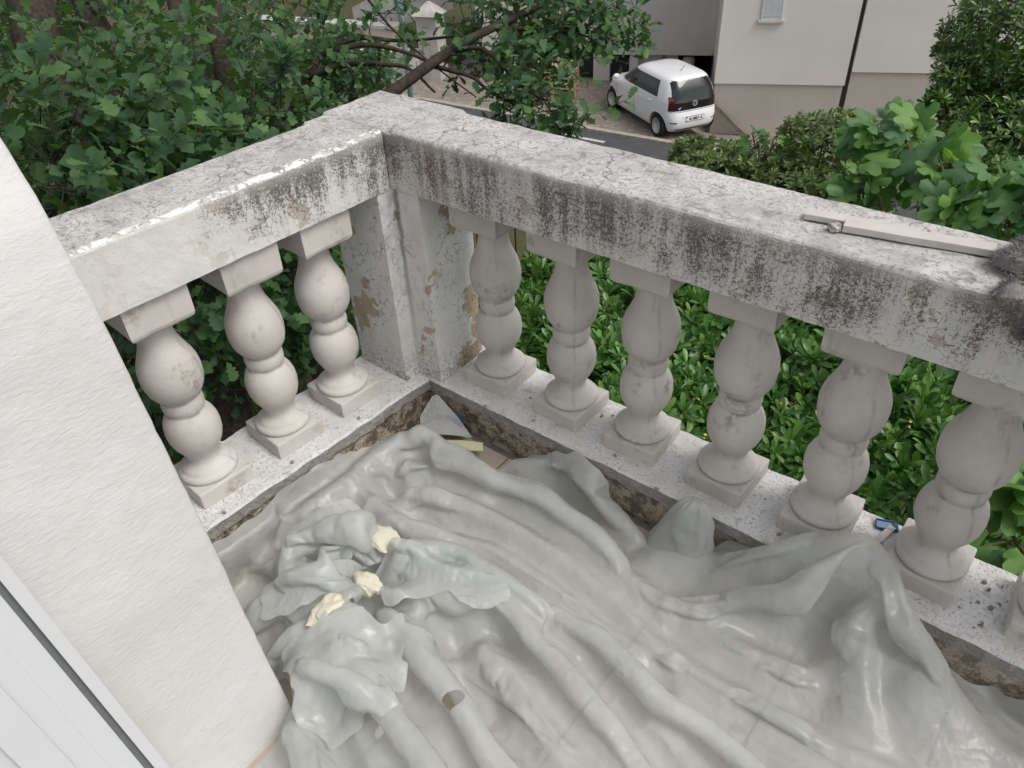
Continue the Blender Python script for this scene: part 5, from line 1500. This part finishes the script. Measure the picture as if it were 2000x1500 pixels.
# fluffy grey cloth thrown over the handrail
fz = empty('fluffy_cloth', (1.40, .10, ZT)); tag(fz, 'fluffy grey throw hanging over the handrail beside the wood strips', 'cloth')
b_ = NB('grey_plush'); P = b_.obj()
c = b_.mix(b_.rng(b_.noise(P, 40, 4), .3, .7), (0.17, 0.155, 0.155), (0.34, 0.315, 0.31))
m_fur = b_.done(b_.bsdf(c, 0.95, 0.1, b_.bump(b_.noise(P, 260, 3), 1.0, .004)))
V = []; F = []; nu, nv = 56, 60
for i in range(nu + 1):
    for j in range(nv + 1):
        s = j / nv; u = i / nu
        yy = 0.235 - s * 0.30                         # across the rail, then down its inner face
        over = max(0.0, -0.004 - yy)
        edge_ = 1.352 + 0.028 * sin(s * 7 + 1.2) + 0.045 * max(0, s - .55) + 0.018 * noise.noise(Vector((s * 6, 1, 0))) - 0.03 * math.exp(-((s - .82) / .05) ** 2) + .05 * math.exp(-((s - .62) / .06) ** 2)
        x = edge_ + u * 0.42
        rim = min(1, u / 0.07)
        hh = 0.010 + 0.020 * math.sqrt(max(0, 1 - (1 - rim) ** 2)) + 0.016 * noise.noise(Vector((x * 11, yy * 11, 0))) * rim + 0.012 * abs(noise.noise(Vector((x * 5, yy * 13, 4)))) * rim
        if over > 0: q = Vector((x, -0.012 - hh * .7, ZT + .006 - over * 1.0 + hh * .35))
        else: q = Vector((x, yy, ZT + .002 + hh))
        V.append(q - Vector(fz.location))
for i in range(nu):
    for j in range(nv): F.append((i * (nv + 1) + j, (i + 1) * (nv + 1) + j, (i + 1) * (nv + 1) + j + 1, i * (nv + 1) + j + 1)[::-1])
fc = new_obj('pile_base', V, F, m_fur, fz, smooth=True)
fc.data.update()
nf = 12000
me = fc.data; vv = np.array([v.co[:] for v in me.vertices]); vn_ = np.array([v.normal[:] for v in me.vertices])
if vn_[:, 2].mean() < 0: vn_ = -vn_
k = rng.integers(0, len(vv), nf * 3); k = k[vv[k][:, 0] < .10][:nf]
Pf = vv[k] + rng.normal(size=(len(k), 3)) * .003
T = frames(Pf, vn_[k] + rng.normal(size=(len(k), 3)) * .6 + np.array([-.35, -.25, 0]), rand_dirs(len(k)), rng.uniform(.007, .013, len(k)))
fb = bulk('pile', (np.array([(-.07, 0, 0), (.07, 0, 0), (0, 1, .1)], float), [(0, 1, 2)]), T, m_fur, fz); kind(fb, 'stuff')

# little blue plastic tray and offcut on the kerb
cl = empty('blue_clip', (1.312, .205, .001), 0.35); tag(cl, 'small blue plastic tile spacer lying on the white kerb', 'spacer')
box('tray', (-.018, -.013, 0), (.018, .013, .003), plain('pale_blue', (.20, .28, .42), .4, var=.05), cl)
for q in (((-.019, -.015, 0), (.019, -.012, .007)), ((-.019, .012, 0), (.019, .015, .007)), ((-.021, -.0118, 0), (-.0182, .0118, .0068)), ((.0182, -.0118, 0), (.028, .0118, .0068))):
    box('rim', *q, M['blue'], cl, bevel=.0008)
oc = box('wood_offcut', (-.045, -.008, 0), (.045, .008, .006), plain('pale_offcut', (.55, .51, .45), .8), None, bevel=.001)
oc.location = (1.318, .165, .002); oc.rotation_euler = (0, 0, 1.35)
tag(oc, 'thin pale wood offcut on the kerb beside the blue spacer', 'wood scrap')
# blue tape, carton piece and clear scrap in the corner
def slip(name, pts, mat, label, cat, th=.0012, group=None):
    """thin bent piece: list of quads' corner rows"""
    rows = [[Vector(p) for p in r] for r in pts]; V = []; F = []
    for r in rows: V += r
    m = len(rows[0])
    for i in range(len(rows) - 1):
        for k in range(m - 1): F.append((i * m + k, i * m + k + 1, (i + 1) * m + k + 1, (i + 1) * m + k))
    o = new_obj(name, V, F, mat, None)
    md = o.modifiers.new('thickness', 'SOLIDIFY'); md.thickness = th
    dg = bpy.context.evaluated_depsgraph_get(); me = bpy.data.meshes.new_from_object(o.evaluated_get(dg)); o.modifiers.clear(); o.data = me
    tag(o, label, cat, group)
    return o
slip('blue_tape', [[(.056, -.235, -.085), (.058, -.215, -.080), (.060, -.185, -.083)], [(.072, -.232, -.112), (.070, -.210, -.106), (.072, -.185, -.110)], [(.095, -.235, -.116), (.094, -.212, -.113), (.094, -.187, -.115)]], M['blue'], 'scrap of dark blue tape beside the left kerb', 'tape')
slip('blue_tape', [[(.120, -.006, -.082), (.150, -.004, -.080), (.178, -.005, -.084)], [(.118, -.016, -.112), (.148, -.017, -.108), (.180, -.016, -.112)], [(.122, -.05, -.118), (.150, -.05, -.116), (.182, -.045, -.120)]], M['blue'], 'scrap of dark blue tape against the right kerb', 'tape')
slip('carton_piece', [[(.055, -.14, -.128), (.11, -.05, -.100), (.16, -.005, -.118)], [(.10, -.18, -.118), (.16, -.09, -.098), (.22, -.03, -.116)]], plain('grey_carton', (.40, .36, .32), .85), 'bent grey carton piece standing in the balcony corner', 'carton', .003)
slip('foam_strip', [[(.175, -.115, -.095), (.235, -.080, -.090), (.285, -.045, -.098)], [(.180, -.125, -.118), (.240, -.090, -.116), (.290, -.052, -.120)]], plain('yellow_foam', (.68, .66, .45), .8), 'pale yellow foam strip in the corner beside the blue tape', 'foam', .008)
b_ = NB('clear_film'); s1 = b_.bsdf((.66, .68, .67), .2, .6); tp = b_.n('BsdfTransparent'); ms = b_.n('MixShader'); ms.inputs[0].default_value = .68
b_.t.links.new(s1, ms.inputs[1]); b_.t.links.new(tp.outputs[0], ms.inputs[2]); m_clear = b_.done(ms.outputs[0])
slip('clear_scrap', [[(.090, -.040, -.020), (.100, -.030, -.015), (.104, -.026, -.020)], [(.080, -.090, -.070), (.130, -.050, -.060), (.170, -.020, -.080)], [(.120, -.130, -.092), (.190, -.090, -.085), (.250, -.050, -.095)]], m_clear, 'upright scrap of clear plastic in the balcony corner', 'plastic scrap', .0006)
# stand-up knot of film against the right kerb
kn_ = empty('plastic_bag', (.93, -.035, ZF)); tag(kn_, 'crumpled translucent plastic bag tip leaning on the right kerb', 'plastic bag')
V = []; F = []; nr, ns_ = 22, 44
for i in range(nr + 1):
    t = i / nr
    for k in range(ns_):
        a = 2 * pi * k / ns_
        rr = (0.075 * (1 - t) ** .55 + .012) * (1 + .20 * noise.noise(Vector((cos(a) * 1.6, sin(a) * 1.6, t * 2.5))) + .14 * abs(noise.noise(Vector((cos(a) * 4, sin(a) * 4, t * 3 + 7)))))
        V.append((cos(a) * rr * 1.05 + .012 * t, sin(a) * rr * .62 - .02 + .03 * t, t * .205 + .012 * noise.noise(Vector((cos(a) * 3, sin(a) * 3, t * 4)))))
for i in range(nr):
    for k in range(ns_): F.append((i * ns_ + k, i * ns_ + (k + 1) % ns_, (i + 1) * ns_ + (k + 1) % ns_, (i + 1) * ns_ + k))
F.append(tuple(range(nr * ns_, nr * ns_ + ns_)))
new_obj('film', V, F, M['film'], kn_, smooth=True)
# cream foam lumps between the folds
for q, (x, y, z, sx, sy, sz, txt) in enumerate(((.375, -.520, -.008, .050, .034, .018, 'cream foam scrap poking out of the folds nearest the corner'), (.450, -.635, .000, .040, .024, .022, 'cream foam scrap standing in the middle of the crumpled film'), (.440, -.735, .008, .034, .050, .020, 'cream foam scrap under the torn film beside the house wall'))):
    o = lump('foam_scrap', (0, 0, 0), (sx, sy, sz), M['foam'], None, seed=q * 3 + 1, sub=3, rough=.3); o.location = (x, y, z)
    tag(o, txt, 'foam', 'cream foam scraps among the folds')
# mortar crumbs on the kerb
peb = None; crumbs = empty('mortar_crumbs', (1.6, .12, 0)); kind(crumbs, 'stuff'); tag(crumbs, 'grey mortar crumbs scattered on the white kerb', 'rubble')
sizes = []
for k in range(70):
    x = rng.uniform(.30, 1.85) if k % 3 else rng.uniform(1.48, 1.75); y = rng.uniform(.015, .215)
    if any(abs(x - bx) < .082 and abs(y - .136) < .09 for bx in (.216, .470, .700, .944, 1.183, 1.420, 1.662)): continue
    sizes.append((x, y, rng.uniform(.002, .0065) * (1.6 if k % 11 == 0 else 1)))
for y_ in (-.30, -.53, -.75): sizes.append((-.02 + .03 * rng.random(), y_ + .05 * rng.random(), .006))
for x, y, s in sizes:
    if peb is None: peb = lump('crumb', (0, 0, 0), (1, .8, .55), M['pebble'], crumbs, seed=2, sub=2, rough=.6); o = peb
    else: o = inst(peb, crumbs)
    o.location = (x - 1.6, y - .12, s * .4); o.scale = (s, s, s); o.rotation_euler = (rng.random() * 3, rng.random() * 3, rng.random() * 6)
st_ = lump('mortar_lump', (0, 0, 0), (.012, .009, .008), M['pebble'], None, seed=9, sub=3, rough=.6); st_.location = (1.078, .070, ZT + .008)
tag(st_, 'grey mortar lump on the handrail beside the wood strips', 'stone')
